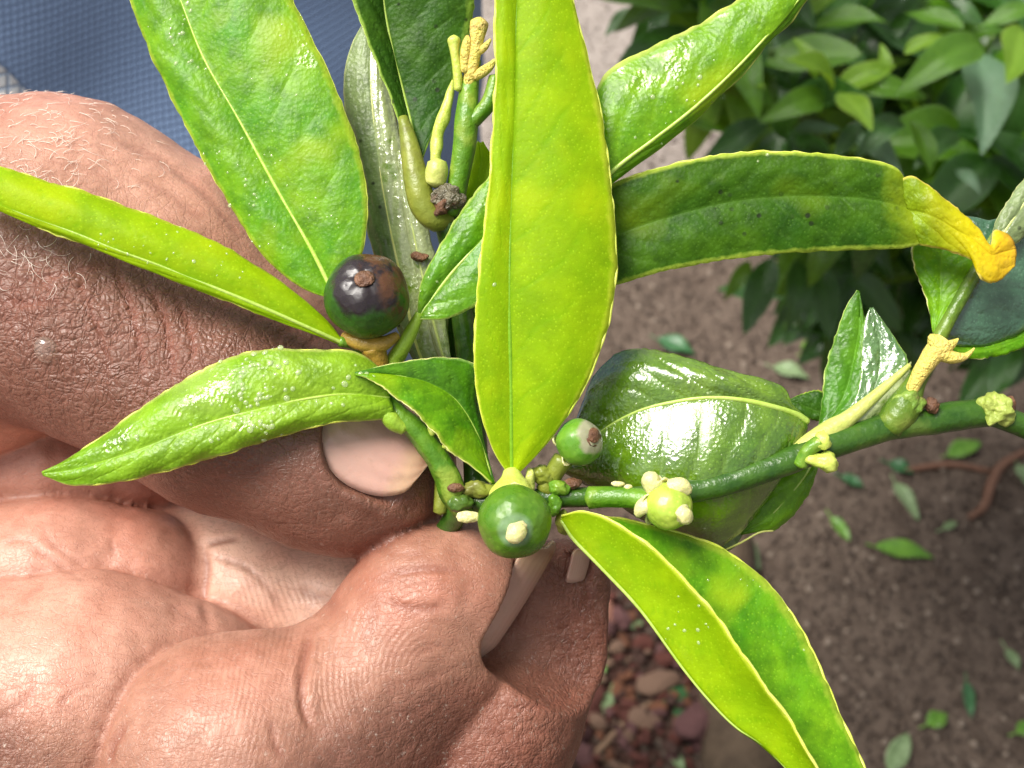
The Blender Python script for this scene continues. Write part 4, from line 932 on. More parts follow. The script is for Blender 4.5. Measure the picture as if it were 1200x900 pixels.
def fruit(u, v, z, r, axis, mat, label, squash=1.0, style=None, style_mat=None, style_len=0.3, style_r=0.2, sunk=0.05):
    ax_ = (RGT * axis[0] + UPV * axis[1] - FWD * axis[2]).normalized(); c = P(u, v, z); rr = r * S0 * (D0 - (z + ZB) * S0) / D0
    b1 = ax_.orthogonal().normalized(); b2 = ax_.cross(b1); V = []; F = []; pole = []; sd = []; na, nb = 40, 48
    for i in range(na + 1):
        th = math.pi * i / na
        for k in range(nb):
            ph = 2 * math.pi * k / nb
            d = ax_ * math.cos(th) * squash + (b1 * math.cos(ph) + b2 * math.sin(ph)) * math.sin(th)
            q = rr * (1 - sunk * math.exp(-(th / 0.35) ** 2) + 0.015 * math.sin(ph * 5 + 1))
            p = c + d * q; p += d * rr * 0.02 * nz(p, 400)
            V.append(p); pole.append(math.cos(th)); sd.append(d.normalized().dot((RGT * .85 + UPV * .5).normalized()))
    for i in range(na):
        for k in range(nb):
            a = i * nb + k; b = i * nb + (k + 1) % nb; F.append((a, a + nb, b + nb, b))
    o = mesh_obj('fruit', V, F, mat, branch); fattr(o.data, 'pole', pole); fattr(o.data, 'side', sd); o['label'] = label
    if style_mat:
        s0 = c + ax_ * rr * (squash * (1 - sunk) - 0.06); pts = [s0 + ax_ * rr * style_len * q for q in np.linspace(0, 1, 7)]
        v_, f_ = tube_mesh(pts, [rr * style_r * w for w in (1.25, 1.0, 0.95, 1.0, 1.0, 0.92, 0.6)], 14, True, 0.5, 700); mesh_obj('style_scar', v_, f_, style_mat, o)
    return o, c, ax_, b1, b2, rr
def calyx(fr, mat, lobes=5, size=0.75, dist=0.86, thick=0.18):
    o, c, ax_, b1, b2, rr = fr; V = []; F = []; nb, nr = 40, 8
    for layer in (0, 1):
        for i in range(nr + 1):
            q = i / nr
            for k in range(nb):
                ph = 2 * math.pi * k / nb
                ex = size * (0.78 + 0.22 * math.cos(ph * lobes)) * q
                p = c - ax_ * rr * (dist + 0.10 - 0.34 * q * q + layer * thick * (1 - 0.6 * q)) + (b1 * math.cos(ph) + b2 * math.sin(ph)) * rr * ex
                p += ax_ * rr * 0.06 * nz(p, 700)
                V.append(p)
    M = (nr + 1) * nb
    for i in range(nr):
        for k in range(nb):
            a = i * nb + k; b = i * nb + (k + 1) % nb
            F.append((a, b, b + nb, a + nb)); F.append((M + a, M + a + nb, M + b + nb, M + b))
    for k in range(nb):
        a = nr * nb + k; b = nr * nb + (k + 1) % nb; F.append((a, b, M + b, M + a))
    return mesh_obj('calyx', V, F, mat, o)
FM1 = fruit_mat('fruit_blackened', (0.014, 0.060, 0.006), (0.03, 0.10, 0.010), (0.020, 0.014, 0.016), spot2=(0.085, 0.036, 0.016))
FM2 = fruit_mat('fruit_green', (0.055, 0.155, 0.008), (0.10, 0.21, 0.014), ring=(0.16, 0.26, 0.13))
FM3 = fruit_mat('fruit_scarred', (0.085, 0.23, 0.015), (0.13, 0.28, 0.02), (0.28, 0.28, 0.17), spot2=None)
FM4 = fruit_mat('fruit_bud', (0.32, 0.46, 0.05), (0.40, 0.52, 0.07))
f1 = fruit(430, 347, 34, 50, (0.04, 0.36, 0.93), FM1, 'dark green fruit, blackened and browned round its tip', 0.98, style_mat=plain_mat('tip_scar', (0.11, 0.05, 0.028), (0.20, 0.095, 0.05), 0.5, 700, 1.0, c3=(0.03, 0.018, 0.012)), style_len=0.15, style_r=0.20, sunk=0.08)
calyx(f1, AMBER, 5, 0.85, 0.80, 0.2)
tube('calyx', [(402, 394, 20, 6), (420, 401, 26, 9), (446, 403, 26, 9), (466, 393, 20, 5)], AMBER, f1[0], 20, 12, 0.2, 500)
tube('stem', [(436, 404, 22, 14), (440, 416, 16, 13), (446, 440, 12, 11)], AMBER, branch, 14, 12, 0.1, 500)
f2 = fruit(603, 611, 66, 43.5, (0.02, -0.16, 0.98), FM2, 'round green fruit with a cream style stub facing out', 0.96, style_mat=CREAM, style_len=0.36, style_r=0.25)
calyx(f2, CREAM, 5, 0.95, 0.78, 0.2)
tube('stem', [(600, 592, 30, 26), (600, 576, 28, 26), (600, 560, 24, 13), (599, 552, 20, 9)], BUDM, branch, 18, 16, 0.12, 500)
f3 = fruit(679, 518, 26, 28, (0.62, 0.34, 0.70), FM3, 'small green fruit with a brown scarred tip', 0.95, style_mat=BROWN, style_len=0.14, style_r=0.36)
calyx(f3, CREAM, 5, 1.05, 0.72, 0.2)
tube('stem', [(660, 538, 14, 12), (648, 556, 8, 11), (640, 575, 4, 12)], STEM_OLIVE, branch, 14, 12, 0.1, 500)
f4 = fruit(783, 593, 44, 28, (0.50, -0.36, 0.78), FM4, 'tiny yellow green fruitlet with cream sepals round it', 1.05, style_mat=CREAM, style_len=0.4, style_r=0.36)
calyx(f4, CREAM, 5, 1.15, 0.62, 0.24)
for q in ([(768, 574, 40, 12), (764, 562, 46, 11), (766, 556, 48, 7)], [(785, 572, 50, 11), (798, 570, 52, 10), (808, 576, 52, 6)], [(762, 590, 44, 11), (752, 596, 46, 9), (747, 604, 44, 5)]):
    tube('sepal', q, CREAM, f4[0], 14, 10, 0.2, 500)
tube('stem', [(690, 583, 16, 13), (720, 582, 22, 12), (745, 584, 30, 12), (762, 588, 36, 14)], STEM_GREEN, branch, 20, 12, 0.08, 500)
# little scales, scars and buds at the joint
for (u, v, z, a, b, c_, m_, rt) in [(551, 606, 26, 15, 6, 5, CREAM, 0.35), (650, 592, 24, 8, 12, 8, STEM_GREEN, 0), (660, 612, 16, 9, 13, 8, STEM_OLIVE, 0.3), (634, 556, 12, 14, 11, 10, STEM_OLIVE, 0.2), (672, 566, 14, 10, 6, 7, BROWN, 0),
                                   (655, 572, 18, 12, 9, 9, STEM_GREEN, 0.4), (724, 567, 26, 7, 3.5, 4, CREAM, 0), (736, 571, 28, 5, 3, 4, CREAM, 0), (534, 572, 18, 8, 5, 6, BROWN, 0), (560, 573, 10, 18, 9, 9, STEM_OLIVE, 0), (506, 505, 20, 5, 7, 5, BUDM, 0.4),
                                   (528, 520, 20, 9, 8, 7, BUDM, 0), (622, 562, 18, 6, 14, 7, STEM_PALE, 0.5), (540, 590, 12, 14, 10, 9, STEM_DARK, 0.6)]:
    blob('bud_scale', u, v, z, a, b, c_, m_, branch, 0.28, 800, 4)
P = P0_
# ------------------------------------------------------------------ loose things on the ground
def lump_mesh(name, seed, mat, sub=2, sx=1.0, sy=0.75, sz=0.5, rough=0.35):
    bm = bmesh.new(); bmesh.ops.create_icosphere(bm, subdivisions=sub, radius=1)
    for v in bm.verts:
        p = v.co.copy(); k = 1 + rough * noise.noise(p * 1.3 + Vector((seed * 7.3, 0, 0))) + 0.4 * rough * noise.noise(p * 3.1 + Vector((0, seed * 5.1, 0)))
        for pl in range(3):
            d = Vector((math.sin(seed * 3 + pl * 2.1), math.cos(seed * 5 + pl), math.sin(pl * 1.7 + seed))).normalized(); q = (p * k).dot(d)
            if q > 0.72: k *= 0.72 / q
        v.co = Vector((p.x * sx, p.y * sy, p.z * sz)) * k
    me = bpy.data.meshes.new(name); bm.to_mesh(me); bm.free(); me.materials.append(mat)
    return me
CLOD = [plain_mat('clod_red', (0.11, 0.030, 0.022), (0.20, 0.060, 0.040), 0.75, 120, 0.8, dist=0.003), plain_mat('clod_brown', (0.07, 0.032, 0.024), (0.13, 0.064, 0.046), 0.8, 120, 0.8, dist=0.003),
        plain_mat('clod_plum', (0.15, 0.062, 0.062), (0.22, 0.10, 0.095), 0.7, 120, 0.8, dist=0.003), plain_mat('clod_tan', (0.26, 0.15, 0.10), (0.34, 0.21, 0.14), 0.75, 120, 0.8, dist=0.003), plain_mat('clod_orange', (0.20, 0.075, 0.035), (0.30, 0.12, 0.06), 0.75, 120, 0.8, dist=0.003)]
clod_meshes = [lump_mesh('clod', s, CLOD[(0, 1, 2, 0, 1, 4, 0, 1, 3, 0, 4, 2)[s]], 2, 1.0, 0.5 + 0.1 * (s % 4), 0.45 + 0.1 * (s % 3), 0.5) for s in range(12)]
cr = random.Random(21); nclod = 0; spots = []
CLOD_LABEL = 'reddish brown clod lying among the others on the earth beside the hand'
for _ in range(14000):
    if nclod >= 292: break
    u = cr.uniform(620, 875); v = cr.uniform(655, 985)
    if u < (640 if v > 850 else 682): continue
    if u > 845 - max(0, 760 - v) * 0.2 and v < 990: continue
    s = cr.choice([.006, .007, .008, .009, .011, .013, .016, .020]) * (0.8 if nclod > 60 else 1.15); g = G(u, v)
    if any((g.x - q[0]) ** 2 + (g.y - q[1]) ** 2 < (0.34 * (s + q[2])) ** 2 for q in spots): continue
    spots.append((g.x, g.y, s)); nclod += 1
    o = bpy.data.objects.new('earth_clod', cr.choice(clod_meshes)); link(o)
    o.location = (g.x, g.y, ground_z(g.x, g.y) + s * 0.22 + cr.uniform(0, 0.014)); o.scale = (s, s, s); o.rotation_euler = (cr.uniform(-.8, .8), cr.uniform(-.8, .8), cr.uniform(0, 6.3))
    tag(o, CLOD_LABEL, 'clod', 'reddish clods and chips on the earth')
def one_clod(u, v, s, me, label, rot, sc=(1, 1, 1)):
    g = G(u, v); o = bpy.data.objects.new('stone', me); link(o); o.location = (g.x, g.y, ground_z(g.x, g.y) + s * 0.45); o.scale = (s * sc[0], s * sc[1], s * sc[2]); o.rotation_euler = (0.1, 0.2, rot)
    tag(o, label, 'stone')
one_clod(815, 852, 0.036, lump_mesh('stone', 31, CLOD[2], 3, 1, .72, .62, 0.2), 'large smooth plum coloured stone beside the brown log', 0.9)
one_clod(706, 720, 0.026, lump_mesh('stone', 32, plain_mat('stone_salmon', (0.36, 0.15, 0.10), (0.42, 0.20, 0.14), .8, 150, .6, dist=.002), 3, 1, .8, .6, 0.25), 'salmon pink stone at the edge of the fingertip', 1.2)
one_clod(770, 803, 0.024, lump_mesh('stone', 33, CLOD[3], 3, 1.3, .6, .45, 0.25), 'flat tan chip of stone above the dark green leaf bit', 0.3)
one_clod(755, 845, 0.019, lump_mesh('stone', 34, CLOD[3], 3, 1.2, .8, .5, 0.2), 'orange brown rounded stone in the middle of the clods', 0.1)

# crumbs and grit over the rest of the soil: past counting
def grit():
    gr = random.Random(8); V = []; F = []
    base = [lump_mesh('grit', s, CLOD[0], 1, 1, .75, .55, .35) for s in range(5)]
    data = [([v.co.copy() for v in m.vertices], [tuple(p.vertices) for p in m.polygons]) for m in base]
    MI = []
    for _ in range(6500):
        u = gr.uniform(540, 1260); v = gr.uniform(150, 960); g = G(u, v, 0); s = gr.choice([.002, .0025, .003, .004, .005, .007])
        vs, fs = data[gr.randrange(5)]; a = gr.uniform(0, 6.3); ca, sa = math.cos(a), math.sin(a); o0 = len(V); z = ground_z(g.x, g.y) + s * 0.2
        V += [Vector((g.x + s * (p.x * ca - p.y * sa), g.y + s * (p.x * sa + p.y * ca), z + s * p.z)) for p in vs]
        F += [tuple(k + o0 for k in f) for f in fs]; MI += [gr.choice([0, 0, 1, 1, 1, 2])] * len(fs)
    o = mesh_obj('grit', V, F, plain_mat('grit_brown', (0.055, 0.036, 0.026), (0.10, 0.07, 0.05), .8, 200, .5))
    o.data.materials.append(plain_mat('grit_dark', (0.04, 0.028, 0.02), (0.085, 0.056, 0.04), .8, 200, .5)); o.data.materials.append(plain_mat('grit_pale', (0.17, 0.13, 0.10), (0.23, 0.18, 0.14), .8, 200, .5))
    o.data.polygons.foreach_set('material_index', MI)
    for m in base: bpy.data.meshes.remove(m)
    tag(o, 'fine brown grit and crumbs of earth over the soil', kind='stuff')
grit()

# ---- fallen leaves, sticks, a log
def local_leaf_mesh(name, mat, seed, length=0.07, width=0.028, bend=0.2, fold=0.25, n=16, m=4, wave=0.06):
    """a free leaf lying along +x, tip at (length, 0, 0)"""
    V = []; E = []; Al = []; Ve = []; F = []; UV = []
    for i in range(n + 1):
        t = i / n; w = width * 0.5 * max(0.02, math.sin(math.pi * t ** 0.85) ** 0.8) * (1 - 0.25 * t)
        for k in range(2 * m + 1):
            s = -1 + k / m
            z = abs(s) * w * fold * 2 - bend * length * (t - 0.45) ** 2 * 1.6 + wave * width * math.sin(t * 9 + seed * 2 + s) * abs(s)
            ph = (t * 8 - abs(s) * 1.6 + (0.5 if s < 0 else 0)) % 1
            V.append((length * t, w * s, z + 0.0004 * math.sin(ph * 6.28))); E.append(abs(s)); Al.append(t); Ve.append(1.0 if k == m else max(0, 1 - abs(ph - .5) / .1) * .7); UV.append((t, s))
    nc = 2 * m + 1
    for i in range(n):
        for k in range(nc - 1):
            a = i * nc + k; F.append((a, a + nc, a + nc + 1, a + 1))
    # stalk
    sv, sf = tube_mesh([Vector((-0.012, 0, 0.001)), Vector((0, 0, V[m][2])), Vector((length * .5, 0, V[(n // 2) * nc + m][2] + .0002)), Vector((length * .96, 0, V[(n - 1) * nc + m][2]))], [.0011, .001, .0007, .0003], 5)
    o0 = len(V); V += sv; F += [tuple(x + o0 for x in f) for f in sf]; E += [0] * len(sv); Al += [.2] * len(sv); Ve += [1] * len(sv)
    me = bpy.data.meshes.new(name); me.from_pydata([tuple(v) for v in V], [], F); me.update(); me.polygons.foreach_set('use_smooth', [True] * len(F)); me.materials.append(mat)
    fattr(me, 'edge', E); fattr(me, 'along', Al); fattr(me, 'vein', Ve)
    return me
FL_PALE = leaf_mat('fallen_pale', (0.16, 0.25, 0.10), (0.22, 0.31, 0.15), transl=0.1, rough=0.5, edge=(0.36, 0.46, 0.24), wet=.1, msc=40)
FL_GREEN = leaf_mat('fallen_green', (0.09, 0.24, 0.02), (0.15, 0.32, 0.03), transl=0.15, rough=0.4, edge=(0.18, 0.34, 0.05), wet=.3, msc=40)
FL_DARK = leaf_mat('fallen_dark', (0.02, 0.10, 0.03), (0.04, 0.15, 0.045), transl=0.1, rough=0.4, edge=(0.05, 0.16, 0.05), wet=.3, msc=40)
def ground_leaf(u0, v0, u1, v1, wid, mat, label, seed, lift=0.004, name='fallen_leaf', tilt=0.0):
    a, b = G(u0, v0), G(u1, v1); d = b - a
    me = local_leaf_mesh(name, mat, seed, d.length, wid, 0.12, 0.2)
    o = bpy.data.objects.new(name, me); link(o); o.location = (a.x, a.y, max(ground_z(a.x, a.y), ground_z(b.x, b.y)) + lift + 0.003); o.rotation_euler = (tilt, 0, math.atan2(d.y, d.x))
    tag(o, label, 'leaf', 'fallen leaves on the earth')
    md = o.modifiers.new('blade', 'SOLIDIFY'); md.thickness = 0.0005
for a in [(1025, 640, 1096, 652, .030, FL_GREEN, 'long mid green fallen leaf lying level on the brown earth', 1), (1048, 566, 1076, 610, .024, FL_PALE, 'pale fallen leaf with its pale underside up, above the long green one', 2),
          (974, 606, 996, 634, .020, FL_GREEN, 'small green fallen leaf left of the long green one', 3), (1042, 905, 1064, 858, .028, FL_PALE, 'pale green fallen leaf standing near the bottom edge', 4),
          (1086, 850, 1110, 838, .024, FL_GREEN, 'short rounded green fallen leaf near the bottom, right of the pale one', 5), (1132, 800, 1138, 842, .016, FL_DARK, 'narrow dark green fallen leaf on the brown earth', 6),
          (1178, 762, 1194, 786, .016, FL_PALE, 'small pale leaf bit near the right edge of the earth', 7), (860, 632, 890, 668, .034, FL_PALE, 'grey green fallen leaf half hidden by the folded leaf', 8),
          (1190, 860, 1212, 850, .02, FL_GREEN, 'green leaf bit cut by the right edge low down', 9), (702, 748, 706, 800, .018, FL_GREEN, 'upright green blade among the clods by the finger', 10),
          (684, 806, 706, 796, .014, FL_PALE, 'tiny pale green leaf touching the finger outline', 11), (780, 822, 812, 808, .020, FL_DARK, 'dark green leaf bit above the plum coloured stone', 12),
          (786, 882, 802, 908, .014, FL_PALE, 'pale lime leaf bit below the plum coloured stone', 13), (796, 826, 792, 856, .012, FL_DARK, 'thin dark blade beside the plum coloured stone', 14),
          (738, 734, 754, 728, .012, FL_PALE, 'pale sliver of leaf high among the clods', 15), (715, 812, 708, 838, .016, FL_PALE, 'yellowish leaf bit below the upright green blade', 16),
          (905, 432, 948, 444, .03, FL_PALE, 'grey green fallen leaf behind the glossy curled leaf', 17), (926, 378, 975, 386, .04, FL_GREEN, 'blurred green leaf on the shaded earth above the glossy leaf', 18), (940, 416, 960, 404, .03, FL_GREEN, 'small blurred green leaf beside the torn leaf', 19),
          (1040, 545, 1070, 556, .025, FL_DARK, 'dark leaf on the earth just under the stem', 20), (1110, 535, 1150, 520, .03, FL_GREEN, 'green leaf on the earth under the stem end', 21), (985, 560, 1012, 572, .02, FL_DARK, 'dark scrap of leaf below the stem', 22),
          (770, 398, 815, 415, .035, FL_DARK, 'dark green leaf on the earth over the glossy leaf', 23), (1192, 545, 1215, 580, .03, FL_PALE, 'pale green leaf at the right edge under the stem', 24), (1105, 620, 1122, 612, .012, FL_PALE, 'tiny pale scrap right of the long green leaf', 25)]:
    ground_leaf(*a)
STICK = plain_mat('dry_stick', (0.17, 0.10, 0.06), (0.25, 0.16, 0.10), 0.8, 150, 0.7, dist=.002); STICKR = plain_mat('red_stick', (0.13, 0.06, 0.035), (0.18, 0.085, 0.05), 0.7, 150, 0.6, dist=.002)
def stick(pts, mat, label):
    V = []; c = catmull([(*p[:2], 0, p[2]) for p in pts], 16); P_ = []; r_ = []
    for q in c:
        g = G(q[0], q[1]); P_.append(Vector((g.x, g.y, ground_z(g.x, g.y) + q[3] * 0.9))); r_.append(q[3])
    v, f = tube_mesh(P_, r_, 8, True, 0.25, 60); tag(mesh_obj('stick', v, f, mat), label, 'stick')
stick([(676, 900, .003), (702, 880, .0045), (730, 850, .0045), (765, 820, .003)], STICK, 'dry brown stick slanting up through the clods')
stick([(640, 850, .003), (672, 872, .004), (705, 890, .0035), (740, 905, .003)], STICK, 'dry stick crossing low under the finger outline')
stick([(1136, 606, .005), (1152, 596, .006), (1160, 572, .007), (1172, 548, .007), (1200, 530, .005)], STICKR, 'reddish bent twig on the earth near the right edge')
stick([(1060, 552, .004), (1110, 545, .005), (1160, 552, .004)], STICKR, 'thin reddish twig lying below the stem end')
LOG = plain_mat('log_bark', (0.058, 0.037, 0.021), (0.095, 0.064, 0.038), 0.85, 40, 0.8, dist=.006)
def log():
    P_ = []; r_ = []
    for (u, v, r) in [(850, 640, .036), (852, 740, .042), (858, 820, .045), (868, 900, .048), (880, 990, .05), (892, 1080, .052)]:
        g = G(u, v); P_.append((g.x, g.y, 0.010, r))
    c = catmull(P_, 36); v, f = tube_mesh([Vector(q[:3]) for q in c], [q[3] for q in c], 20, True, 0.10, 14)
    tag(mesh_obj('log', v, f, LOG), 'smooth brown log half sunk in the earth below the folded leaf', 'log')
log()

# ------------------------------------------------------------------ the citrus bush behind
bush = empty('citrus_bush', 'dense citrus bush with dark and lime green leaves behind the branch, upper right', 'bush'); bush.location = (0, 0, 0)
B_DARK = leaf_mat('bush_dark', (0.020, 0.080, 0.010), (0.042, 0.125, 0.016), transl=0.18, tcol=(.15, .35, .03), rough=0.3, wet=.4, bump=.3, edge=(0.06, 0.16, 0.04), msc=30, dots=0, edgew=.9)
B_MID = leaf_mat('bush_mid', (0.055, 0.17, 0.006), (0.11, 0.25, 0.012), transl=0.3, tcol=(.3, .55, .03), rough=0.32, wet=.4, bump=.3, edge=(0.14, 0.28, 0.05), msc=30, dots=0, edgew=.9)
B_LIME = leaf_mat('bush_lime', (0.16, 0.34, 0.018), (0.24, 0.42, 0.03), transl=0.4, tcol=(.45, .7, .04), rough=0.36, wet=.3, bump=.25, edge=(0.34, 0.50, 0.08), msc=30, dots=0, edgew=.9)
B_GREY = leaf_mat('bush_grey', (0.09, 0.19, 0.10), (0.14, 0.26, 0.14), transl=0.12, rough=0.25, wet=.9, bump=.5, edge=(0.12, 0.24, 0.10), msc=30, dots=0, edgew=.95)
BM = {}
for key, mt in (('d', B_DARK), ('m', B_MID), ('l', B_LIME), ('g', B_GREY)):
    BM[key] = [local_leaf_mesh('bush_leaf', mt, s * 1.7 + ord(key), 1.0, 0.40 + 0.05 * (s % 3), 0.12 + 0.12 * s, 0.12 + 0.1 * (s % 3), 14, 3) for s in range(4)]
BARK = plain_mat('bush_bark', (0.055, 0.042, 0.030), (0.11, 0.085, 0.06), 0.85, 60, 0.9, dist=.004); TWIG = plain_mat('bush_twig', (0.06, 0.12, 0.02), (0.10, 0.16, 0.035), 0.6, 100, 0.5)
br = random.Random(77); nleaf = [0]
def put_leaf(pos, direc, up, L, key, stuff=None):
    x = direc.normalized(); z = (up - x * up.dot(x));
    if z.length < 1e-3: z = x.orthogonal()
    z.normalize(); y = z.cross(x)
    M = Matrix(((x.x, y.x, z.x, pos.x), (x.y, y.y, z.y, pos.y), (x.z, y.z, z.z, pos.z), (0, 0, 0, 1))) @ Matrix.Diagonal((L, L, L, 1))
    if stuff is not None: stuff.append((M, key)); return
    o = bpy.data.objects.new('leaf', br.choice(BM[key])); link(o); o.parent = bush; o.matrix_basis = M; nleaf[0] += 1
def put_px(u0, v0, d0, u1, v1, d1, key, up=None):
    a, b = Q(u0, v0, d0), Q(u1, v1, d1); put_leaf(a, b - a, up or (Vector((0, -0.35, 1)) + Vector((br.uniform(-.2, .2), br.uniform(-.2, .2), 0))), (b - a).length, key)
# leaves one can pick out in the photo
for q in [(1150, 52, .70, 1160, 168, .66, 'g'), (982, 100, .66, 930, 62, .64, 'l'), (980, 104, .66, 1052, 72, .66, 'l'), (985, 106, .65, 1022, 148, .62, 'l'), (975, 108, .66, 902, 132, .64, 'm'), (1040, 90, .66, 1034, 48, .66, 'l'),
          (1000, 95, .66, 1088, 112, .66, 'm'), (960, 90, .66, 934, 40, .66, 'l'), (1010, 60, .68, 880, 70, .7, 'm'), (1160, 40, .66, 1062, 92, .64, 'm'), (1130, 30, .7, 1060, 12, .72, 'm'), (950, 30, .72, 1040, 18, .7, 'm'),
          (1200, 30, .66, 1185, 90, .62, 'l'), (1215, 5, .7, 1148, 30, .7, 'm'), (1010, 140, .68, 975, 190, .68, 'd'), (1060, 130, .68, 1010, 172, .66, 'd'), (1070, 140, .68, 1095, 205, .68, 'm'), (1120, 150, .7, 1075, 190, .68, 'd'),
          (900, 140, .68, 820, 190, .70, 'd'), (905, 120, .7, 860, 100, .7, 'm'), (880, 60, .72, 842, 96, .74, 'm'), (800, -10, .78, 738, 62, .76, 'd'), (790, 0, .78, 760, 50, .76, 'd'), (740, 8, .82, 708, 42, .82, 'd'), (830, -20, .8, 770, 0, .8, 'd'),
          (1000, 150, .7, 1060, 200, .68, 'g'), (930, 150, .68, 985, 150, .67, 'g'), (840, 130, .74, 800, 150, .74, 'l'), (1120, 195, .7, 1150, 222, .69, 'g'), (1060, 60, .68, 1110, 40, .68, 'l'), (930, 20, .72, 985, -10, .72, 'l'),
          (905, 300, .85, 872, 392, .84, 'd'), (940, 300, .85, 930, 385, .84, 'd'), (880, 305, .86, 850, 350, .86, 'm'), (960, 310, .86, 975, 400, .85, 'd'), (1165, 420, .85, 1125, 480, .84, 'd'), (1190, 400, .84, 1160, 470, .82, 'd'), (1000, 320, .88, 1060, 390, .9, 'd')]:
    put_px(*q)
# clusters of leaves on twigs
STF = []
base = G(1120, 330); trunk_top = Q(1130, 40, .92)
clusters = []
for _ in range(56):
    u = br.uniform(800, 1330); v = br.uniform(-200, 235) ; d = br.uniform(.70, 0.98)
    if u < 880 and v > 70: continue
    if v > 150 and u < 960: v -= 90
    clusters.append((Q(u, v, d), d, u, v))
for i, (c, d, u, v) in enumerate(clusters):
    ax_ = Vector((br.uniform(-.8, .4), br.uniform(-1.0, .1), br.uniform(-.1, .7))).normalized()
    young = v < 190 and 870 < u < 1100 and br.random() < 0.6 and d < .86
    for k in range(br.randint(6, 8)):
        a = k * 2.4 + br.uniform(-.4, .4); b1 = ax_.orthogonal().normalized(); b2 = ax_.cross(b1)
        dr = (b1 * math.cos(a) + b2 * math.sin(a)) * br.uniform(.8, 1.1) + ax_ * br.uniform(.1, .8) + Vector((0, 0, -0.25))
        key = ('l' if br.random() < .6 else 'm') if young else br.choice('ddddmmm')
        put_leaf(c + ax_ * (0.008 * k), dr, Vector((0, -.3, 1)), br.uniform(.045, .065) if young else br.uniform(.06, .085), key, STF if nleaf[0] >= 296 else None)
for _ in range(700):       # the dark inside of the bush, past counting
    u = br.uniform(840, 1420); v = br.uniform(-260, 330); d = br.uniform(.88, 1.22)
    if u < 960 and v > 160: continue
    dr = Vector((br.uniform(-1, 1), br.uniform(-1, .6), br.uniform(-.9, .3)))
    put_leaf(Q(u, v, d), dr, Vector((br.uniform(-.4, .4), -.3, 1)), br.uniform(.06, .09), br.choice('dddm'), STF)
for _ in range(260):       # extra dark leaves added to deepen the shade under the bush
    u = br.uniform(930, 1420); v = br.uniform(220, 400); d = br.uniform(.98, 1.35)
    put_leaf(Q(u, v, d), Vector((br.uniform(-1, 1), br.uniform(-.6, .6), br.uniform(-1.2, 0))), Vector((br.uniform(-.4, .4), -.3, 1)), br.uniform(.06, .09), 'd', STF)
V = []; F = []; MI = []; at = dict(edge=[], along=[], vein=[])
cache = {}
for key in BM:
    for k, m in enumerate(BM[key]):
        arr = {}
        for nme in at:
            b = np.zeros(len(m.vertices), np.float32); m.attributes[nme].data.foreach_get('value', b); arr[nme] = b
        cache[(key, k)] = ([v.co.copy() for v in m.vertices], [tuple(p.vertices) for p in m.polygons], arr)
for M, key in STF:
    vs, fs, arr = cache[(key, br.randrange(4))]; o0 = len(V); V += [M @ p for p in vs]; F += [tuple(x + o0 for x in f) for f in fs]; MI += [list(BM).index(key)] * len(fs)
    for nme in at: at[nme].append(arr[nme])
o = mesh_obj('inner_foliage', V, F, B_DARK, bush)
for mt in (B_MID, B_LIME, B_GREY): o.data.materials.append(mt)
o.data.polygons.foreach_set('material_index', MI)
for nme in at: fattr(o.data, nme, np.concatenate(at[nme]))
tag(o, kind='stuff')
tv, tf = tube_mesh([Vector(q[:3]) for q in catmull([(base.x, base.y + .05, -0.02), (base.x + .01, base.y + .03, 0.25), (base.x - .02, base.y - .1, .5), tuple(trunk_top)], 24)], list(np.linspace(.034, .014, 24)), 12, True, 0.15, 25)
mesh_obj('trunk', tv, tf, BARK, bush)
for i, (c, d, u, v) in enumerate(clusters):
    k = br.uniform(.3, .9); s = Vector((base.x, base.y, 0)).lerp(trunk_top, k)
    mid = s.lerp(c, .5) + Vector((br.uniform(-.04, .04), br.uniform(-.04, .04), -.03))
    q = catmull([tuple(s), tuple(mid), tuple(c), tuple(c + Vector((0, -.01, .03)))], 14)
    v_, f_ = tube_mesh([Vector(x) for x in q], list(np.linspace(.0065, .0018, 14)), 7, True, 0.1, 40); mesh_obj('twig', v_, f_, TWIG, bush)

# ------------------------------------------------------------------ water
def water_mat(name, body, tint, edge=0.12):
    t = NT(name)
    tr = t.new('ShaderNodeBsdfTransparent'); tr.inputs[0].default_value = (0.97, 0.97, 0.95, 1)
    gl = t.new('ShaderNodeBsdfGlossy'); gl.inputs['Roughness'].default_value = 0.06
    df = t.new('ShaderNodeBsdfDiffuse'); df.inputs[0].default_value = (*tint, 1)
    lw = t.new('ShaderNodeLayerWeight'); lw.inputs[0].default_value = 0.5; fc = t.math('ADD', t.math('MULTIPLY', t.math('POWER', lw.outputs['Facing'], 3.0), edge), 0.05)
    m1 = t.new('ShaderNodeMixShader'); m1.inputs[0].default_value = body; t.l.new(tr.outputs[0], m1.inputs[1]); t.l.new(df.outputs[0], m1.inputs[2])
    m2 = t.new('ShaderNodeMixShader'); t.l.new(fc, m2.inputs[0]); t.l.new(m1.outputs[0], m2.inputs[1]); t.l.new(gl.outputs[0], m2.inputs[2])
    return t.done(m2)
WATER = water_mat('water_beads', 0.30, (0.74, 0.88, 0.45)); CLEAR = water_mat('water', 0.07, (0.95, 0.8, 0.68), 0.5)  # pale diffuse body paints in the brightness of light through the beads
def hand_hit(u, v):
    """foremost point of the hand on the sight line u, v"""
    k = 1 - HV[:, 2] * S0 / D0; U = HV[:, 0] / k + 600; VV_ = 450 - HV[:, 1] / k
    m = np.where(((U - u) ** 2 + (VV_ - v) ** 2 < 60) & (HN[:, 2] > 0))[0]; i = m[np.argmax(HV[m, 2])]
    return HV[i], HN[i]
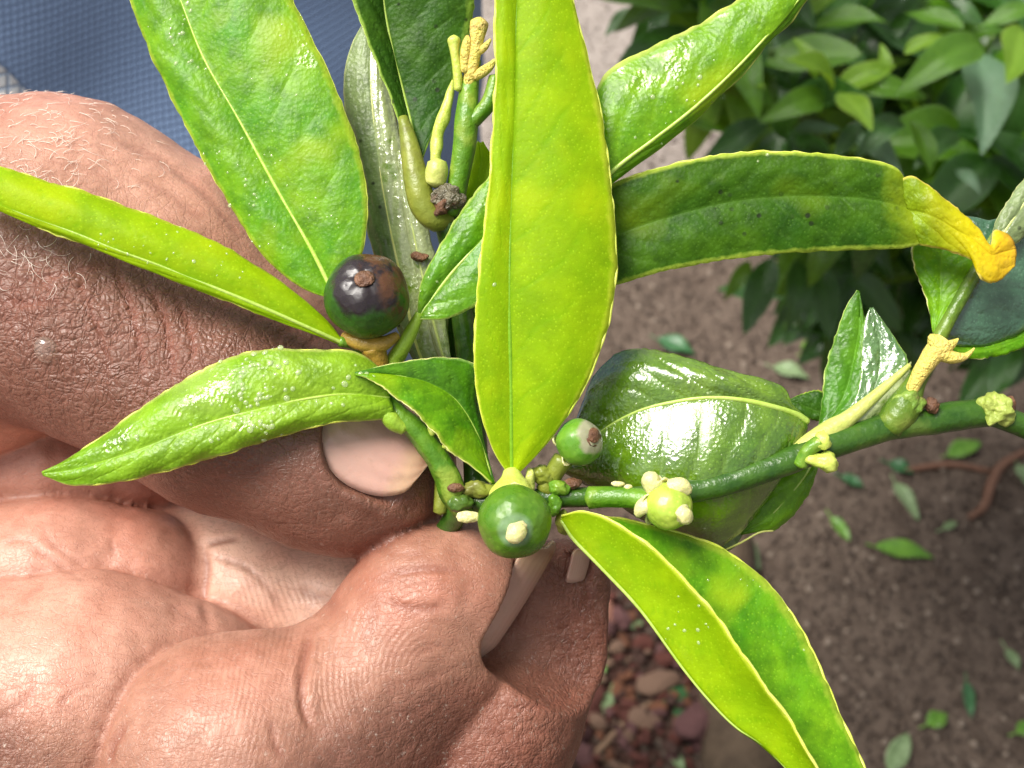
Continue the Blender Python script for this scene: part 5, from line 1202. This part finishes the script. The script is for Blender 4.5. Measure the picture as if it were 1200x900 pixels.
def drop():
    p, n = hand_hit(47, 409); V = []; F = []; nb = 28; na = 12
    n = n / np.linalg.norm(n); x = np.array([1, .15, 0]) - n * n.dot([1, .15, 0]); x /= np.linalg.norm(x); y = np.cross(n, x)
    for i in range(na + 1):
        th = math.pi * i / na
        for k in range(nb):
            ph = 2 * math.pi * k / nb; r = math.sin(th)
            q = p + x * 13.5 * r * math.cos(ph) + y * 14.5 * r * math.sin(ph) * (1 - 0.15 * math.cos(ph)) + n * ((9 if th < math.pi / 2 else 4) * math.cos(th) + 0.5)
            V.append(to_world(q))
    for i in range(na):
        for k in range(nb):
            a = i * nb + k; b = i * nb + (k + 1) % nb; F.append((a, b, b + nb, a + nb))
    tag(mesh_obj('water_drop', V, F, CLEAR), 'clear round water drop on the wrinkled back of the thumb', 'water drop')
drop()

def droplets():
    dr = random.Random(3); V = []; F = []
    fields = [((262, 425, 332, 512), 110, (1.4, 3.6)), ((150, 470, 260, 545), 10, (2, 3.5)), ((330, 415, 440, 490), 24, (2, 4)), ((195, 10, 245, 90), 30, (1.2, 3.0)), ((160, 0, 390, 300), 90, (0.9, 2.2)), ((310, 200, 370, 300), 24, (1.2, 2.8)), ((700, 420, 900, 560), 40, (0.8, 2.0)), ((720, 30, 900, 190), 50, (0.9, 2.4)), ((60, 220, 360, 380), 40, (0.8, 1.8)), ((680, 620, 960, 880), 60, (0.8, 2.2)),
              ((790, 640, 830, 740), 10, (1.4, 3.2)), ((850, 700, 960, 880), 8, (1.2, 3)), ((500, 290, 560, 365), 12, (1.5, 3)), ((780, 50, 900, 130), 12, (1.5, 3.4)), ((120, 230, 260, 310), 12, (1.5, 3))]
    bpy.context.view_layer.update()
    cand = []
    for o in branch.children:
        if not o.name.startswith('leaf'): continue
        me = o.data; co = np.zeros(len(me.vertices) * 3, np.float32); me.vertices.foreach_get('co', co); co = co.reshape(-1, 3)
        no = np.zeros(len(me.vertices) * 3, np.float32); me.vertices.foreach_get('normal', no); no = no.reshape(-1, 3)
        cand.append(np.hstack([co, no]))
    A = np.vstack(cand); d = A[:, :3] - np.array(C0); dep = d @ np.array(FWD); U = 600 + FPX * (d @ np.array(RGT)) / dep; VV_ = 450 - FPX * (d @ np.array(UPV)) / dep
    for (x0, y0, x1, y1), n, (r0, r1) in fields:
        for q_ in range(n):
            if q_ % 7 == 0: cu, cv = dr.uniform(x0, x1), dr.uniform(y0, y1); sp = dr.uniform(5, 26)
            u, v = dr.gauss(cu, sp), dr.gauss(cv, sp)
            if n < 70 and dr.random() < 0.35: continue
            m = np.where((U - u) ** 2 + (VV_ - v) ** 2 < 25)[0]
            if not len(m): continue
            i = m[np.argmin(dep[m])]; p = Vector(A[i, :3].tolist()); nn = Vector(A[i, 3:].tolist()).normalized()
            if nn.dot(-FWD) < 0: nn = -nn
            p += nn * (1.0 * S0); r = (r0 + (r1 - r0) * dr.random() ** 2.2) * S0; a = nn.orthogonal().normalized(); b = nn.cross(a); o0 = len(V); sx, sy = dr.uniform(.8, 1.3), dr.uniform(.8, 1.2)
            for k in range(5):
                th = (k + 0.25) / 5 * math.pi / 2
                for j in range(10):
                    ph = j * math.pi / 5; V.append(p + (a * math.cos(ph) * sx + b * math.sin(ph) * sy) * r * math.sin(th) + nn * r * 0.6 * math.cos(th))
            V.append(p - nn * 0.3 * S0); bc = len(V) - 1; V.append(p + nn * r * 0.6); tc = len(V) - 1
            for k in range(4):
                for j in range(10):
                    q = o0 + k * 10 + j; q2 = o0 + k * 10 + (j + 1) % 10; F.append((q, q + 10, q2 + 10, q2))
            for j in range(10): F.append((tc, o0 + j, o0 + (j + 1) % 10)); F.append((bc, o0 + 40 + (j + 1) % 10, o0 + 40 + j))
    tag(mesh_obj('water_droplets', V, F, WATER), 'beads of water clinging to the leaves of the branch', kind='stuff')
droplets()
